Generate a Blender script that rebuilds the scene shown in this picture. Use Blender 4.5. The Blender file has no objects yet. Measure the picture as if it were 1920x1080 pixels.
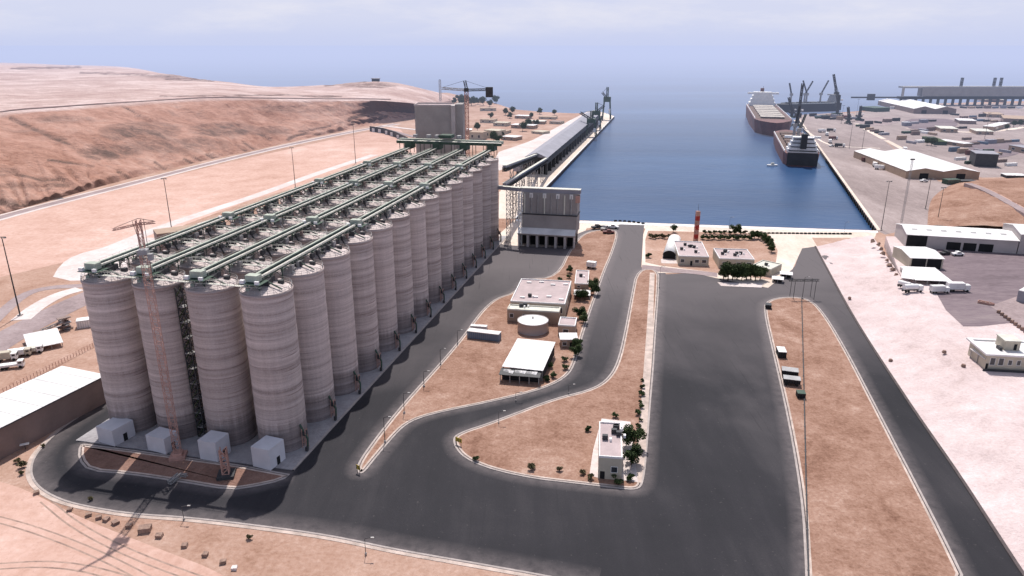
import bpy, math, random
from mathutils import Vector, noise
random.seed(7)
C = bpy.context.scene.collection
# ------------------------------------------------------------------ camera model (also used to survey ground points)
FPX, PITCH, CAMH = 1345.7, 0.3282, 105.5
def at(px, py, z=0.0):
    a = (px-960)/FPX; b = -(py-540)/FPX
    dx = a; dy = b*math.sin(PITCH)+math.cos(PITCH); dz = b*math.cos(PITCH)-math.sin(PITCH)
    t = (z-CAMH)/dz
    return (dx*t, dy*t)
def pix(x, y, z):
    d = y*math.cos(PITCH)-(z-CAMH)*math.sin(PITCH); u = y*math.sin(PITCH)+(z-CAMH)*math.cos(PITCH)
    return 960+x/d*FPX, 540-u/d*FPX
def hgt(x, y, py):          # height above ground of the point over (x,y) that stands at row py
    lo, hi = -20, 104
    for _ in range(40):
        m = (lo+hi)/2
        if pix(x, y, m)[1] > py: lo = m
        else: hi = m
    return lo
# ------------------------------------------------------------------ materials
def lin(c):
    r = []
    for v in c:
        v /= 255.0
        r.append(v/12.92 if v <= .04045 else ((v+.055)/1.055)**2.4)
    return (*r, 1)
class NT:
    def __init__(s, name):
        s.m = bpy.data.materials.new(name); s.m.use_nodes = True; s.t = s.m.node_tree; s.t.nodes.clear()
        s.out = s.n('ShaderNodeOutputMaterial')
    def n(s, typ, **k):
        o = s.t.nodes.new(typ)
        for a, b in k.items(): setattr(o, a, b)
        return o
    def l(s, a, b): s.t.links.new(a, b)
    def coord(s, kind='world', scale=(1,1,1)):
        if kind == 'world': src = s.n('ShaderNodeNewGeometry').outputs['Position']
        else: src = s.n('ShaderNodeTexCoord').outputs['Object']
        mp = s.n('ShaderNodeMapping'); mp.inputs['Scale'].default_value = scale
        s.l(src, mp.inputs['Vector']); return mp.outputs[0]
    def noise(s, vec, scale, detail=4, rough=.55, dist=0):
        o = s.n('ShaderNodeTexNoise'); s.l(vec, o.inputs['Vector'])
        o.inputs['Scale'].default_value = scale; o.inputs['Detail'].default_value = detail
        o.inputs['Roughness'].default_value = rough; o.inputs['Distortion'].default_value = dist
        return o.outputs['Fac']
    def ramp(s, fac, stops):
        o = s.n('ShaderNodeValToRGB'); e = o.color_ramp.elements
        while len(e) < len(stops): e.new(.5)
        for i, (p, c) in enumerate(stops):
            e[i].position = p; e[i].color = c if len(c) == 4 else (*c, 1)
        s.l(fac, o.inputs['Fac']); return o.outputs['Color']
    def mix(s, fac, a, b, mode='MIX'):
        o = s.n('ShaderNodeMix', data_type='RGBA', blend_type=mode)
        for sock, v in ((o.inputs['Factor'], fac), (o.inputs['A'], a), (o.inputs['B'], b)):
            if isinstance(v, (int, float)): sock.default_value = v
            elif isinstance(v, tuple): sock.default_value = v
            else: s.l(v, sock)
        return o.outputs['Result']
    def math(s, op, a, b=None):
        o = s.n('ShaderNodeMath', operation=op)
        for i, v in enumerate((a, b)):
            if v is None: continue
            if isinstance(v, (int, float)): o.inputs[i].default_value = v
            else: s.l(v, o.inputs[i])
        return o.outputs[0]
    def finish(s, col, rough=.85, bump=None, bstr=.3, bdist=.3, spec=.3, metal=0, haze=True):
        b = s.n('ShaderNodeBsdfPrincipled')
        if isinstance(col, tuple): b.inputs['Base Color'].default_value = col
        else: s.l(col, b.inputs['Base Color'])
        b.inputs['Roughness'].default_value = rough; b.inputs['Metallic'].default_value = metal
        b.inputs['Specular IOR Level'].default_value = spec
        if bump is not None:
            bm = s.n('ShaderNodeBump'); bm.inputs['Strength'].default_value = bstr; bm.inputs['Distance'].default_value = bdist
            s.l(bump, bm.inputs['Height']); s.l(bm.outputs[0], b.inputs['Normal'])
        sh = b.outputs[0]
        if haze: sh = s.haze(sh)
        s.l(sh, s.out.inputs['Surface']); return s.m
    def haze(s, sh, start=650.0, scale=5200.0, colr=None):      # haze painted into surfaces: emission mixed in with distance from the origin
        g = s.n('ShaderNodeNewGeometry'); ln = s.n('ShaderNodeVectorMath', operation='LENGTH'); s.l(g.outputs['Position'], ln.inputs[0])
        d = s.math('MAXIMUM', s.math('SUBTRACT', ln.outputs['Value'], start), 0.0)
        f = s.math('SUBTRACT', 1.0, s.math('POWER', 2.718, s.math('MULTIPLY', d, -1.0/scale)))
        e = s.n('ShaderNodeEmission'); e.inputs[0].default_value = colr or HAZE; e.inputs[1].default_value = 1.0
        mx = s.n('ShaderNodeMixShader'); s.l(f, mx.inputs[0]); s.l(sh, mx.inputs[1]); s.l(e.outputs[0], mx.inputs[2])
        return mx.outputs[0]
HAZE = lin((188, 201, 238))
def plain(name, c, rough=.7, var=.12, scale=.35, metal=0, spec=.3):
    t = NT(name); v = t.coord(); n = t.noise(v, scale, 5); n2 = t.noise(v, scale*9, 3)
    lo = tuple(x*(1-var*1.6) for x in c[:3])+(1,); hi = tuple(min(1, x*(1+var)) for x in c[:3])+(1,)
    col = t.ramp(n, [(.3, lo), (.7, hi)])
    col = t.mix(.25*min(1, var*6), col, t.ramp(n2, [(.3, lo), (.7, hi)]))
    return t.finish(col, rough, n2, .15, .1, spec, metal)
def earth(name, stops, big=.02, stre=(1,1,1), fine=1.0, speck=None, bstr=.5, bd=.4):
    t = NT(name); v = t.coord('world', stre)
    n1 = t.noise(v, big, 6, .6, .6); n2 = t.noise(v, big*7, 6, .65, .3); n3 = t.noise(v, fine, 4, .7)
    f = t.math('ADD', t.math('MULTIPLY', n1, .40), t.math('ADD', t.math('MULTIPLY', n2, .30), t.math('MULTIPLY', n3, .30)))
    col = t.ramp(f, [(.36+.28*i/(len(stops)-1), c) for i, c in enumerate(stops)])
    if speck:
        sp = t.ramp(t.noise(v, fine*1.7, 3, .8), [(.60, (0,0,0)), (.72, (1,1,1))])
        col = t.mix(sp, col, speck)
    return t.finish(col, .95, t.math('ADD', n3, n2), bstr, bd, .1)
def L(r, g, b): return (r, g, b, 1)
M = {}
M['sand'] = earth('port_sand', [L(.25,.138,.095), L(.36,.22,.165), L(.45,.30,.24), L(.57,.42,.36)], .012, fine=.8, speck=L(.34,.22,.17))
M['orange'] = earth('island_soil', [L(.16,.08,.055), L(.265,.15,.108), L(.35,.215,.163), L(.46,.32,.26)], .05, fine=1.3, speck=L(.13,.075,.055))
M['brown_soil'] = earth('silo_front_soil', [L(.16,.09,.07), L(.24,.14,.11), L(.32,.2,.16)], .05, fine=1.5)
M['pinksand'] = earth('pink_terrace', [L(.38,.225,.175), L(.50,.315,.255), L(.58,.39,.33), L(.70,.52,.46)], .008, (1,1,1), .4, speck=L(.45,.28,.23))
M['rock'] = earth('pale_rock_slope', [L(.44,.34,.325), L(.56,.45,.44), L(.64,.53,.52), L(.72,.625,.62)], .03, (1,1,1), 1.2, speck=L(.55,.43,.42), bstr=.5, bd=.7)
M['quay'] = earth('quay_concrete', [L(.21,.165,.16), L(.31,.25,.24), L(.42,.345,.335)], .015, (1,.3,1), .7, speck=L(.2,.155,.155))
M['palequay'] = earth('pale_pier_concrete', [L(.52,.43,.36), L(.68,.57,.49), L(.78,.69,.62)], .02, (1,.4,1), .7)
M['whiteground'] = earth('white_ground', [L(.50,.41,.385), L(.62,.54,.515), L(.74,.67,.655)], .03, (1,1,1), .7)
M['apron'] = earth('silo_apron', [L(.24,.22,.23), L(.34,.32,.33), L(.42,.40,.41)], .05, (1,1,1), 1.2)
M['dusty'] = earth('dusty_road', [L(.22,.17,.17), L(.32,.25,.25), L(.40,.33,.33)], .03, (1,1,1), .8)
M['yard'] = earth('yard_asphalt', [L(.13,.10,.11), L(.20,.155,.17), L(.27,.22,.22)], .03, (.5,1.6,1), .7)
def asphalt():
    t = NT('asphalt'); v = t.coord(); vs = t.coord('world', (1, .16, 1))
    n1 = t.noise(v, .018, 5, .55, .4); n2 = t.noise(vs, .12, 5, .6); n3 = t.noise(v, 2.2, 3, .7)
    f = t.math('ADD', t.math('MULTIPLY', n1, .55), t.math('ADD', t.math('MULTIPLY', n2, .33), t.math('MULTIPLY', n3, .12)))
    tk = t.ramp(t.noise(t.coord('world', (1.3, .03, 1)), 1.0, 5, .7, .15), [(.60, (0,0,0)), (.66, (1,1,1))])
    col = t.ramp(f, [(.36, L(.015,.0145,.0185)), (.5, L(.0235,.022,.027)), (.64, L(.044,.040,.045))])
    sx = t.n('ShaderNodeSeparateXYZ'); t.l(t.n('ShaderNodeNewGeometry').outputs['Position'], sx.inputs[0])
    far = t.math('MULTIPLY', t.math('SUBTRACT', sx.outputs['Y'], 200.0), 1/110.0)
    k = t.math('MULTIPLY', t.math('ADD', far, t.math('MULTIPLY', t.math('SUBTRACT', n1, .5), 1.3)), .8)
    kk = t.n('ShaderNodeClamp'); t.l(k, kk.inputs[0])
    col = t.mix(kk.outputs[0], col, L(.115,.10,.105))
    col = t.mix(.35, col, t.mix(tk, col, L(.016,.016,.019)))
    st = t.ramp(t.noise(v, .9, 3, .6), [(.66, (0,0,0)), (.71, (1,1,1))]); col = t.mix(.5, col, t.mix(st, col, L(.075,.066,.068)))
    at_ = t.n('ShaderNodeAttribute'); at_.attribute_name = 'dust'
    dn = t.noise(v, .35, 5, .7); d_ = t.math('MULTIPLY', at_.outputs['Fac'], t.math('ADD', -.12, dn))
    dc = t.n('ShaderNodeClamp'); t.l(d_, dc.inputs[0]); col = t.mix(dc.outputs[0], col, L(.22,.185,.185))
    return t.finish(col, .85, n3, .25, .1, .25)
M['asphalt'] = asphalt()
def hillmat():
    t = NT('desert_hill'); v = t.coord(); v2 = t.coord('world', (1, 1.4, 1))
    n1 = t.noise(v, .006, 7, .6, 1.0); n2 = t.noise(v2, .03, 6, .65, .8); n3 = t.noise(v, .25, 5, .7)
    f = t.math('ADD', t.math('MULTIPLY', n1, .4), t.math('ADD', t.math('MULTIPLY', n2, .4), t.math('MULTIPLY', n3, .2)))
    col = t.ramp(f, [(.36, L(.26,.13,.095)), (.44, L(.40,.215,.16)), (.52, L(.51,.295,.23)), (.62, L(.60,.39,.32))])
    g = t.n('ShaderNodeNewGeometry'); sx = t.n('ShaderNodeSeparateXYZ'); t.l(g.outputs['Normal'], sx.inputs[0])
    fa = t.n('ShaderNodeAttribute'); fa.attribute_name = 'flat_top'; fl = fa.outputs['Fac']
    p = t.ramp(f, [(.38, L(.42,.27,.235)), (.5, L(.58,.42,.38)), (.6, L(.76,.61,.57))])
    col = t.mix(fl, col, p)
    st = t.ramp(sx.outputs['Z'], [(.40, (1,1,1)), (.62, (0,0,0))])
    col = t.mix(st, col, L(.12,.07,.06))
    sp = t.ramp(t.noise(v, .022, 4, .7, 1.5), [(.58, (0,0,0)), (.68, (.7,.7,.7))])
    sp = t.mix(.6, t.mix(fl, sp, L(0,0,0)), L(0,0,0))
    col = t.mix(sp, col, L(.155,.125,.115))
    da = t.n('ShaderNodeAttribute'); da.attribute_name = 'outcrop'
    dm = t.math('MULTIPLY', da.outputs['Fac'], t.math('SUBTRACT', t.math('MULTIPLY', t.noise(v, .05, 8, .8), 5.0), 1.75))
    dc = t.n('ShaderNodeClamp'); t.l(dm, dc.inputs[0]); col = t.mix(dc.outputs[0], col, L(.19,.125,.105))
    return t.finish(col, .95, t.math('ADD', n3, t.noise(v, .07, 6, .75)), 1.0, 3.0, .05)
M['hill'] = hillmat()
def seamat():
    t = NT('sea_water'); v = t.coord('world', (.35, 1, 1)); v1 = t.coord()
    n0 = t.noise(t.coord('world', (.0009, .005, 1)), 1, 5, .6, .5)
    col = t.ramp(n0, [(.36, L(.012,.042,.115)), (.5, L(.019,.060,.152)), (.64, L(.038,.095,.215))])
    w = t.math('ADD', t.noise(v, .25, 5, .6), t.math('MULTIPLY', t.noise(v1, .04, 3), 1.5))
    b = t.n('ShaderNodeBsdfPrincipled'); t.l(col, b.inputs['Base Color']); b.inputs['Roughness'].default_value = .28
    b.inputs['Specular IOR Level'].default_value = .28
    bm = t.n('ShaderNodeBump'); bm.inputs['Strength'].default_value = .45; bm.inputs['Distance'].default_value = .7
    t.l(w, bm.inputs['Height']); t.l(bm.outputs[0], b.inputs['Normal'])
    t.l(t.haze(b.outputs[0], 750.0, 1500.0, lin((198, 208, 243))), t.out.inputs['Surface']); return t.m  # stronger painted haze, its pale emission mixed into the water
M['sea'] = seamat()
def silomat():
    t = NT('silo_concrete'); v = t.coord('obj', (.02,.02,1)); v2 = t.coord('obj', (1,1,.03)); g = t.coord('obj')
    oi = t.n('ShaderNodeObjectInfo')
    off = t.n('ShaderNodeCombineXYZ'); t.l(t.math('MULTIPLY', oi.outputs['Random'], 90.0), off.inputs[2]); 
    ad = t.n('ShaderNodeVectorMath', operation='ADD'); t.l(v, ad.inputs[0]); t.l(off.outputs[0], ad.inputs[1])
    off2 = t.n('ShaderNodeCombineXYZ'); t.l(t.math('MULTIPLY', oi.outputs['Random'], 90.0), off2.inputs[0])
    ad2 = t.n('ShaderNodeVectorMath', operation='ADD'); t.l(v2, ad2.inputs[0]); t.l(off2.outputs[0], ad2.inputs[1])
    rings = t.noise(ad.outputs[0], .42, 5, .72); thin = t.noise(ad.outputs[0], 1.1, 5, .75); streak = t.noise(ad2.outputs[0], .9, 4, .6); gr = t.noise(g, 3, 3, .6)
    f = t.math('ADD', t.math('MULTIPLY', rings, .72), t.math('ADD', t.math('MULTIPLY', streak, .10), t.math('MULTIPLY', gr, .18)))
    col = t.ramp(f, [(.34, L(.24,.19,.18)), (.43, L(.42,.35,.33)), (.52, L(.55,.465,.44)), (.63, L(.72,.625,.595))])
    dk = t.ramp(thin, [(.36, (.34,.29,.30)), (.41, (1,1,1))])
    col = t.mix(.65, col, dk, 'MULTIPLY')
    # dark rain-stained foot and rim, in metres above the slab
    sx = t.n('ShaderNodeSeparateXYZ'); t.l(t.n('ShaderNodeTexCoord').outputs['Object'], sx.inputs[0])
    z = t.math('ADD', sx.outputs['Z'], t.math('MULTIPLY', t.math('SUBTRACT', streak, .5), 5.0))
    foot = t.ramp(t.math('MULTIPLY', z, 1/46.0), [(.0, (.42,.41,.43)), (.13, (.55,.54,.55)), (.2, (.93,.92,.92)), (.92, (1,1,1)), (1, (.74,.72,.72))])
    col = t.mix(1.0, col, foot, 'MULTIPLY')
    br = t.math('ADD', .88, t.math('MULTIPLY', oi.outputs['Random'], .2)); cc = t.n('ShaderNodeCombineXYZ')
    for i in range(3): t.l(br, cc.inputs[i])
    col = t.mix(1.0, col, cc.outputs[0], 'MULTIPLY')
    return t.finish(col, .9, t.math('ADD', thin, rings), .25, .25, .15)
M['silo'] = silomat()
M['roof_pale'] = plain('silo_roof', L(.58,.49,.47), .8, .22, .5)
M['white'] = plain('white_paint', L(.78,.76,.75), .55, .07, .3)
M['whitemetal'] = plain('white_sheet', L(.74,.71,.70), .5, .13, .12)
M['hutwhite'] = plain('hut_concrete', L(.62,.60,.63), .8, .06, .3)
M['kerb'] = plain('kerb_concrete', L(.40,.345,.325), .9, .18, .4)
M['kerb2'] = plain('kerb_dust', L(.52,.42,.37), .95, .25, .3)
M['joint'] = plain('drain_gap', L(.10,.08,.08), .95, .2, .4)
M['concrete'] = plain('grey_concrete', L(.34,.31,.30), .9, .12, .1)
M['concrete2'] = plain('stair_core_concrete', L(.46,.41,.40), .9, .1, .1)
M['beige'] = plain('beige_wall', L(.52,.46,.37), .9, .1, .2)
M['tan'] = plain('tan_wall', L(.40,.29,.22), .9, .1, .2)
M['brownwall'] = plain('brown_sheet_wall', L(.26,.19,.17), .8, .12, .2)
M['roofgrey'] = plain('pink_grey_roof', L(.46,.37,.37), .9, .12, .25)
M['shedroof'] = plain('grey_shed_roof', L(.30,.29,.33), .6, .12, .1)
M['dark'] = plain('dark_opening', L(.018,.018,.02), .9, .2, .3)
M['darksteel'] = plain('dark_steel', L(.05,.05,.055), .6, .2, .5)
M['steel'] = plain('galvanised_steel', L(.36,.35,.35), .5, .15, .5, .3)
M['greensteel'] = plain('green_steel', L(.05,.085,.062), .6, .25, .4)
M['palegreen'] = plain('pale_green_cover', L(.40,.43,.36), .6, .18, .3)
M['cream'] = plain('cream_cover', L(.62,.60,.53), .6, .15, .3)
M['cranered'] = plain('crane_red', L(.50,.29,.24), .6, .2, .4)
M['red'] = plain('mast_red', L(.42,.05,.04), .6, .15, .4)
M['hullred'] = plain('hull_red', L(.17,.07,.065), .6, .25, .1)
M['hulldark'] = plain('hull_dark', L(.03,.028,.03), .6, .3, .1)
M['deck'] = plain('ship_deck', L(.14,.09,.075), .8, .3, .2)
M['hatch'] = plain('hatch_cover', L(.45,.40,.36), .7, .2, .1)
M['yellow'] = plain('yellow_paint', L(.62,.43,.05), .6, .15, .5)
M['blue'] = plain('blue_grey_side', L(.13,.18,.25), .6, .15, .3)
M['rubber'] = plain('tyre_rubber', L(.02,.02,.02), .9, .1, .5)
M['glass'] = plain('window_glass', L(.03,.035,.045), .15, .1, .5, 0, .6)
M['boulder'] = plain('block_stone', L(.30,.20,.16), .95, .3, 1.5)
M['bark'] = plain('bark', L(.13,.09,.06), .95, .2, 1)
def leafmat(name, a, b):
    t = NT(name); n = t.noise(t.coord(), 1.4, 3, .7); oi = t.n('ShaderNodeObjectInfo')
    f = t.math('ADD', n, t.math('MULTIPLY', t.math('SUBTRACT', oi.outputs['Random'], .5), .12))
    return t.finish(t.ramp(f, [(.35, a), (.65, b)]), .8, None, spec=.15)
M['leaf'] = leafmat('leaf_green', L(.014,.028,.010), L(.085,.115,.045))
M['leafdry'] = leafmat('leaf_dry', L(.05,.05,.025), L(.16,.13,.07))
# ------------------------------------------------------------------ mesh builder
class MB:
    def __init__(s): s.v = []; s.f = []
    def add(s, vs, fs):
        o = len(s.v); s.v += [tuple(v) for v in vs]; s.f += [tuple(i+o for i in f) for f in fs]; return s
    def box(s, x0, x1, y0, y1, z0, z1):
        return s.add([(x0,y0,z0),(x1,y0,z0),(x1,y1,z0),(x0,y1,z0),(x0,y0,z1),(x1,y0,z1),(x1,y1,z1),(x0,y1,z1)],
                     [(0,3,2,1),(4,5,6,7),(0,1,5,4),(1,2,6,5),(2,3,7,6),(3,0,4,7)])
    def cbox(s, cx, cy, z0, lx, ly, h, rot=0):
        c, n = math.cos(rot), math.sin(rot); vs = []
        for z in (z0, z0+h):
            for a, b in ((-1,-1),(1,-1),(1,1),(-1,1)):
                x, y = a*lx/2, b*ly/2; vs.append((cx+x*c-y*n, cy+x*n+y*c, z))
        return s.add(vs, [(0,3,2,1),(4,5,6,7),(0,1,5,4),(1,2,6,5),(2,3,7,6),(3,0,4,7)])
    def quad(s, a, b, c, d): return s.add([a, b, c, d], [(0,1,2,3)])
    def bar(s, a, b, w=.2, h=None):
        a = Vector(a); b = Vector(b); h = h or w; d = (b-a)
        if d.length < 1e-6: return s
        d.normalize(); up = Vector((0,0,1)) if abs(d.z) < .95 else Vector((0,1,0))
        r = d.cross(up).normalized()*w/2; u = r.cross(d).normalized()*h/2
        vs = [p+i*r+j*u for p in (a, b) for i, j in ((-1,-1),(1,-1),(1,1),(-1,1))]
        return s.add(vs, [(0,1,2,3),(7,6,5,4),(0,4,5,1),(1,5,6,2),(2,6,7,3),(3,7,4,0)])
    def tube(s, a, b, r0, r1=None, n=10):
        r1 = r0 if r1 is None else r1
        a = Vector(a); b = Vector(b); d = (b-a).normalized(); up = Vector((0,0,1)) if abs(d.z) < .95 else Vector((0,1,0))
        x = d.cross(up).normalized(); y = d.cross(x)
        vs = [p+(x*math.cos(2*math.pi*i/n)+y*math.sin(2*math.pi*i/n))*r for p, r in ((a, r0), (b, r1)) for i in range(n)]
        return s.add(vs, [(i, (i+1) % n, n+(i+1) % n, n+i) for i in range(n)]+[tuple(range(n-1, -1, -1)), tuple(range(n, 2*n))])
    def lathe(s, prof, n=48, cx=0, cy=0, close=True):
        vs = []; fs = []
        for r, z in prof:
            for i in range(n): vs.append((cx+r*math.cos(2*math.pi*i/n), cy+r*math.sin(2*math.pi*i/n), z))
        for k in range(len(prof)-1):
            for i in range(n): j = (i+1) % n; fs.append((k*n+i, k*n+j, (k+1)*n+j, (k+1)*n+i))
        if close: fs.append(tuple(range(n-1, -1, -1))); fs.append(tuple((len(prof)-1)*n+i for i in range(n)))
        return s.add(vs, fs)
    def prism(s, pts, z0, z1):       # pts may be 2-D, z per polygon
        n = len(pts)
        a = sum(pts[i][0]*pts[(i+1) % n][1]-pts[(i+1) % n][0]*pts[i][1] for i in range(n))
        if a < 0: pts = pts[::-1]
        vs = [(p[0], p[1], z0) for p in pts]+[(p[0], p[1], z1) for p in pts]
        return s.add(vs, [tuple(range(n, 2*n))]+[(i, (i+1) % n, n+(i+1) % n, n+i) for i in range(n)]+[tuple(range(n-1, -1, -1))])
    def lattice(s, a, b, w, step, t=.14, n4=True):   # square lattice boom between two points
        a = Vector(a); b = Vector(b); d = b-a; Ln = d.length; d.normalize()
        up = Vector((0,0,1)) if abs(d.z) < .9 else Vector((0,1,0))
        x = d.cross(up).normalized()*w/2; y = d.cross(x).normalized()*w/2
        cs = [x+y, x-y, -x-y, -x+y]; k = max(1, int(Ln/step))
        for c in cs: s.bar(a+c, b+c, t*1.4)
        for i in range(k):
            p = a+d*(Ln*i/k); q = a+d*(Ln*(i+1)/k)
            for j in range(4):
                s.bar(p+cs[j], p+cs[(j+1) % 4], t)
                s.bar((p+cs[j]) if i % 2 else (p+cs[(j+1) % 4]), (q+cs[(j+1) % 4]) if i % 2 else (q+cs[j]), t)
        return s
    def build(s, name, mat, parent=None, smooth=False, kind=None, label=None):
        me = bpy.data.meshes.new(name); me.from_pydata(s.v, [], s.f); me.materials.append(mat)
        me.validate(); 
        if smooth:
            me.polygons.foreach_set('use_smooth', [True]*len(me.polygons))
        o = bpy.data.objects.new(name, me); C.objects.link(o)
        if parent: o.parent = parent
        if kind: o['kind'] = kind
        if label: o['label'] = label
        return o
def tag(o, label, cat, group=None, kind=None):
    o['label'] = label; o['category'] = cat
    if group: o['group'] = group
    if kind: o['kind'] = kind
    return o
def thing(name, label, cat, loc=(0,0,0), rot=0, group=None):
    o = bpy.data.objects.new(name, None); C.objects.link(o); o.empty_display_size = .5
    o.location = loc; o.rotation_euler = (0,0,rot); return tag(o, label, cat, group)
KIDS = {}
def dup(root, loc, rot=0, label=None, group=None, scale=None):
    r = root.copy(); C.objects.link(r); r.location = loc; r.rotation_euler = (0,0,rot)
    if label: r['label'] = label
    if group: r['group'] = group
    if scale: r.scale = scale
    for ch in [o for o in C.objects if o.parent == root]:
        c = ch.copy(); C.objects.link(c); c.parent = r
        for g in [o for o in C.objects if o.parent == ch]:
            d = g.copy(); C.objects.link(d); d.parent = c
    return r
def struct(name, mb, mat, smooth=False): return mb.build(name, mat, None, smooth, 'structure')
ORD = ['first','second','third','fourth','fifth','sixth','seventh','eighth','ninth','tenth','eleventh','twelfth','thirteenth','fourteenth',
       'fifteenth','sixteenth','seventeenth','eighteenth','nineteenth','twentieth']
def chaikin(p, it=2, closed=True):
    for _ in range(it):
        q = []; n = len(p)
        if not closed: q.append(p[0])
        for i in range(n if closed else n-1):
            a, b = p[i], p[(i+1) % n]
            q.append((a[0]*.75+b[0]*.25, a[1]*.75+b[1]*.25)); q.append((a[0]*.25+b[0]*.75, a[1]*.25+b[1]*.75))
        if not closed: q.append(p[-1])
        p = q
    return p
def sheet(name, pxs, z, mat, it=0, thick=.0, kind='structure'):
    pts = chaikin([at(*p) for p in pxs], it) if it else [at(*p) for p in pxs]
    m = MB().prism(pts, z-max(thick, .004), z)
    return m.build(name, mat, None, False, kind)
def offset(pts, d, closed=True):       # left offset of a polyline
    out = []; n = len(pts)
    for i in range(n):
        a = pts[(i-1) % n] if closed or i else pts[i]; b = pts[(i+1) % n] if closed or i < n-1 else pts[i]
        tx, ty = b[0]-a[0], b[1]-a[1]; l = math.hypot(tx, ty) or 1
        out.append((pts[i][0]-ty/l*d, pts[i][1]+tx/l*d))
    return out
def strip(pts, d0, d1, z0, z1, closed=True):
    m = MB(); A = offset(pts, d0, closed); B = offset(pts, d1, closed); n = len(pts)
    for i in range(n if closed else n-1):
        j = (i+1) % n
        m.add([(*A[i],z0),(*A[j],z0),(*B[j],z0),(*B[i],z0),(*A[i],z1),(*A[j],z1),(*B[j],z1),(*B[i],z1)],
              [(4,5,6,7),(0,1,5,4),(2,3,7,6),(0,3,2,1)])
    return m
def ccw(p):
    a = sum(p[i][0]*p[(i+1) % len(p)][1]-p[(i+1) % len(p)][0]*p[i][1] for i in range(len(p)))
    return p if a > 0 else p[::-1]
# ------------------------------------------------------------------ camera, light, world
cam = bpy.data.cameras.new('camera'); co = bpy.data.objects.new('camera', cam); C.objects.link(co)
co.location = (0, 0, CAMH); co.rotation_euler = (math.pi/2-PITCH, 0, 0)
cam.sensor_width = 36; cam.lens = 36*FPX/1920; cam.clip_end = 60000; cam.clip_start = 1
bpy.context.scene.camera = co
sc = bpy.context.scene
sc.view_settings.view_transform = 'Standard'; sc.view_settings.look = 'None'; sc.view_settings.exposure = 0
SUN_EL, SUN_AZ = math.radians(59), math.radians(-2.5)       # azimuth from +Y, positive to +X
sd = Vector((math.sin(SUN_AZ)*math.cos(SUN_EL), math.cos(SUN_AZ)*math.cos(SUN_EL), math.sin(SUN_EL)))
sl = bpy.data.lights.new('sun', 'SUN'); sl.energy = 4.7; sl.angle = math.radians(.5); sl.color = (1, .955, .90)
so = bpy.data.objects.new('sun', sl); C.objects.link(so); so.rotation_euler = sd.to_track_quat('Z', 'Y').to_euler()
w = bpy.data.worlds.new('World'); sc.world = w; w.use_nodes = True; nt = w.node_tree; nt.nodes.clear()
sky = nt.nodes.new('ShaderNodeTexSky'); sky.sky_type = 'NISHITA'; sky.sun_disc = False; sky.sun_elevation = SUN_EL; sky.sun_rotation = SUN_AZ
sky.dust_density = 2.0; sky.air_density = 1.0; sky.ozone_density = 1.5
tc = nt.nodes.new('ShaderNodeTexCoord'); mp = nt.nodes.new('ShaderNodeMapping'); mp.inputs['Scale'].default_value = (1, 1, 4.5)
nz = nt.nodes.new('ShaderNodeTexNoise'); nz.inputs['Scale'].default_value = 5.0; nz.inputs['Detail'].default_value = 8; nz.inputs['Roughness'].default_value = .62
rp = nt.nodes.new('ShaderNodeValToRGB'); rp.color_ramp.elements[0].position = .44; rp.color_ramp.elements[1].position = .66
rp.color_ramp.elements[0].color = (0,0,0,1); rp.color_ramp.elements[1].color = (.8,.8,.8,1)
sep = nt.nodes.new('ShaderNodeSeparateXYZ'); hz = nt.nodes.new('ShaderNodeMapRange')
hz.inputs['From Min'].default_value = .07; hz.inputs['From Max'].default_value = .24; hz.inputs['To Min'].default_value = .97; hz.inputs['To Max'].default_value = .0
mixh = nt.nodes.new('ShaderNodeMix'); mixh.data_type = 'RGBA'; mixc = nt.nodes.new('ShaderNodeMix'); mixc.data_type = 'RGBA'
bg = nt.nodes.new('ShaderNodeBackground'); wo = nt.nodes.new('ShaderNodeOutputWorld')
SKYS = .12
lk = nt.links.new
lk(tc.outputs['Generated'], mp.inputs[0]); lk(mp.outputs[0], nz.inputs['Vector']); lk(nz.outputs['Fac'], rp.inputs[0])
lk(tc.outputs['Generated'], sep.inputs[0]); lk(sep.outputs['Z'], hz.inputs['Value'])
lk(hz.outputs[0], mixh.inputs['Factor']); lk(sky.outputs[0], mixh.inputs['A']); mixh.inputs['B'].default_value = tuple(c/SKYS for c in lin((214, 219, 243))[:3])+(1,)
band = nt.nodes.new('ShaderNodeMapRange'); band.interpolation_type = 'SMOOTHSTEP'; lk(sep.outputs['Z'], band.inputs['Value'])
band.inputs['From Min'].default_value = -.004; band.inputs['From Max'].default_value = .038; band.inputs['To Min'].default_value = 1; band.inputs['To Max'].default_value = 0
mixb = nt.nodes.new('ShaderNodeMix'); mixb.data_type = 'RGBA'; lk(band.outputs[0], mixb.inputs['Factor']); lk(mixh.outputs['Result'], mixb.inputs['A'])
mixb.inputs['B'].default_value = tuple(c/SKYS for c in lin((202, 210, 241))[:3])+(1,)
cm = nt.nodes.new('ShaderNodeMath'); cm.operation = 'MULTIPLY'; inv = nt.nodes.new('ShaderNodeMath'); inv.operation = 'SUBTRACT'; inv.inputs[0].default_value = 1; lk(band.outputs[0], inv.inputs[1])
lk(rp.outputs[0], cm.inputs[0]); lk(inv.outputs[0], cm.inputs[1])
lk(cm.outputs[0], mixc.inputs['Factor']); lk(mixb.outputs['Result'], mixc.inputs['A']); mixc.inputs['B'].default_value = tuple(c/SKYS for c in lin((232, 232, 244))[:3])+(1,)
lk(mixc.outputs['Result'], bg.inputs[0]); bg.inputs[1].default_value = SKYS; lk(bg.outputs[0], wo.inputs[0])
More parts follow.
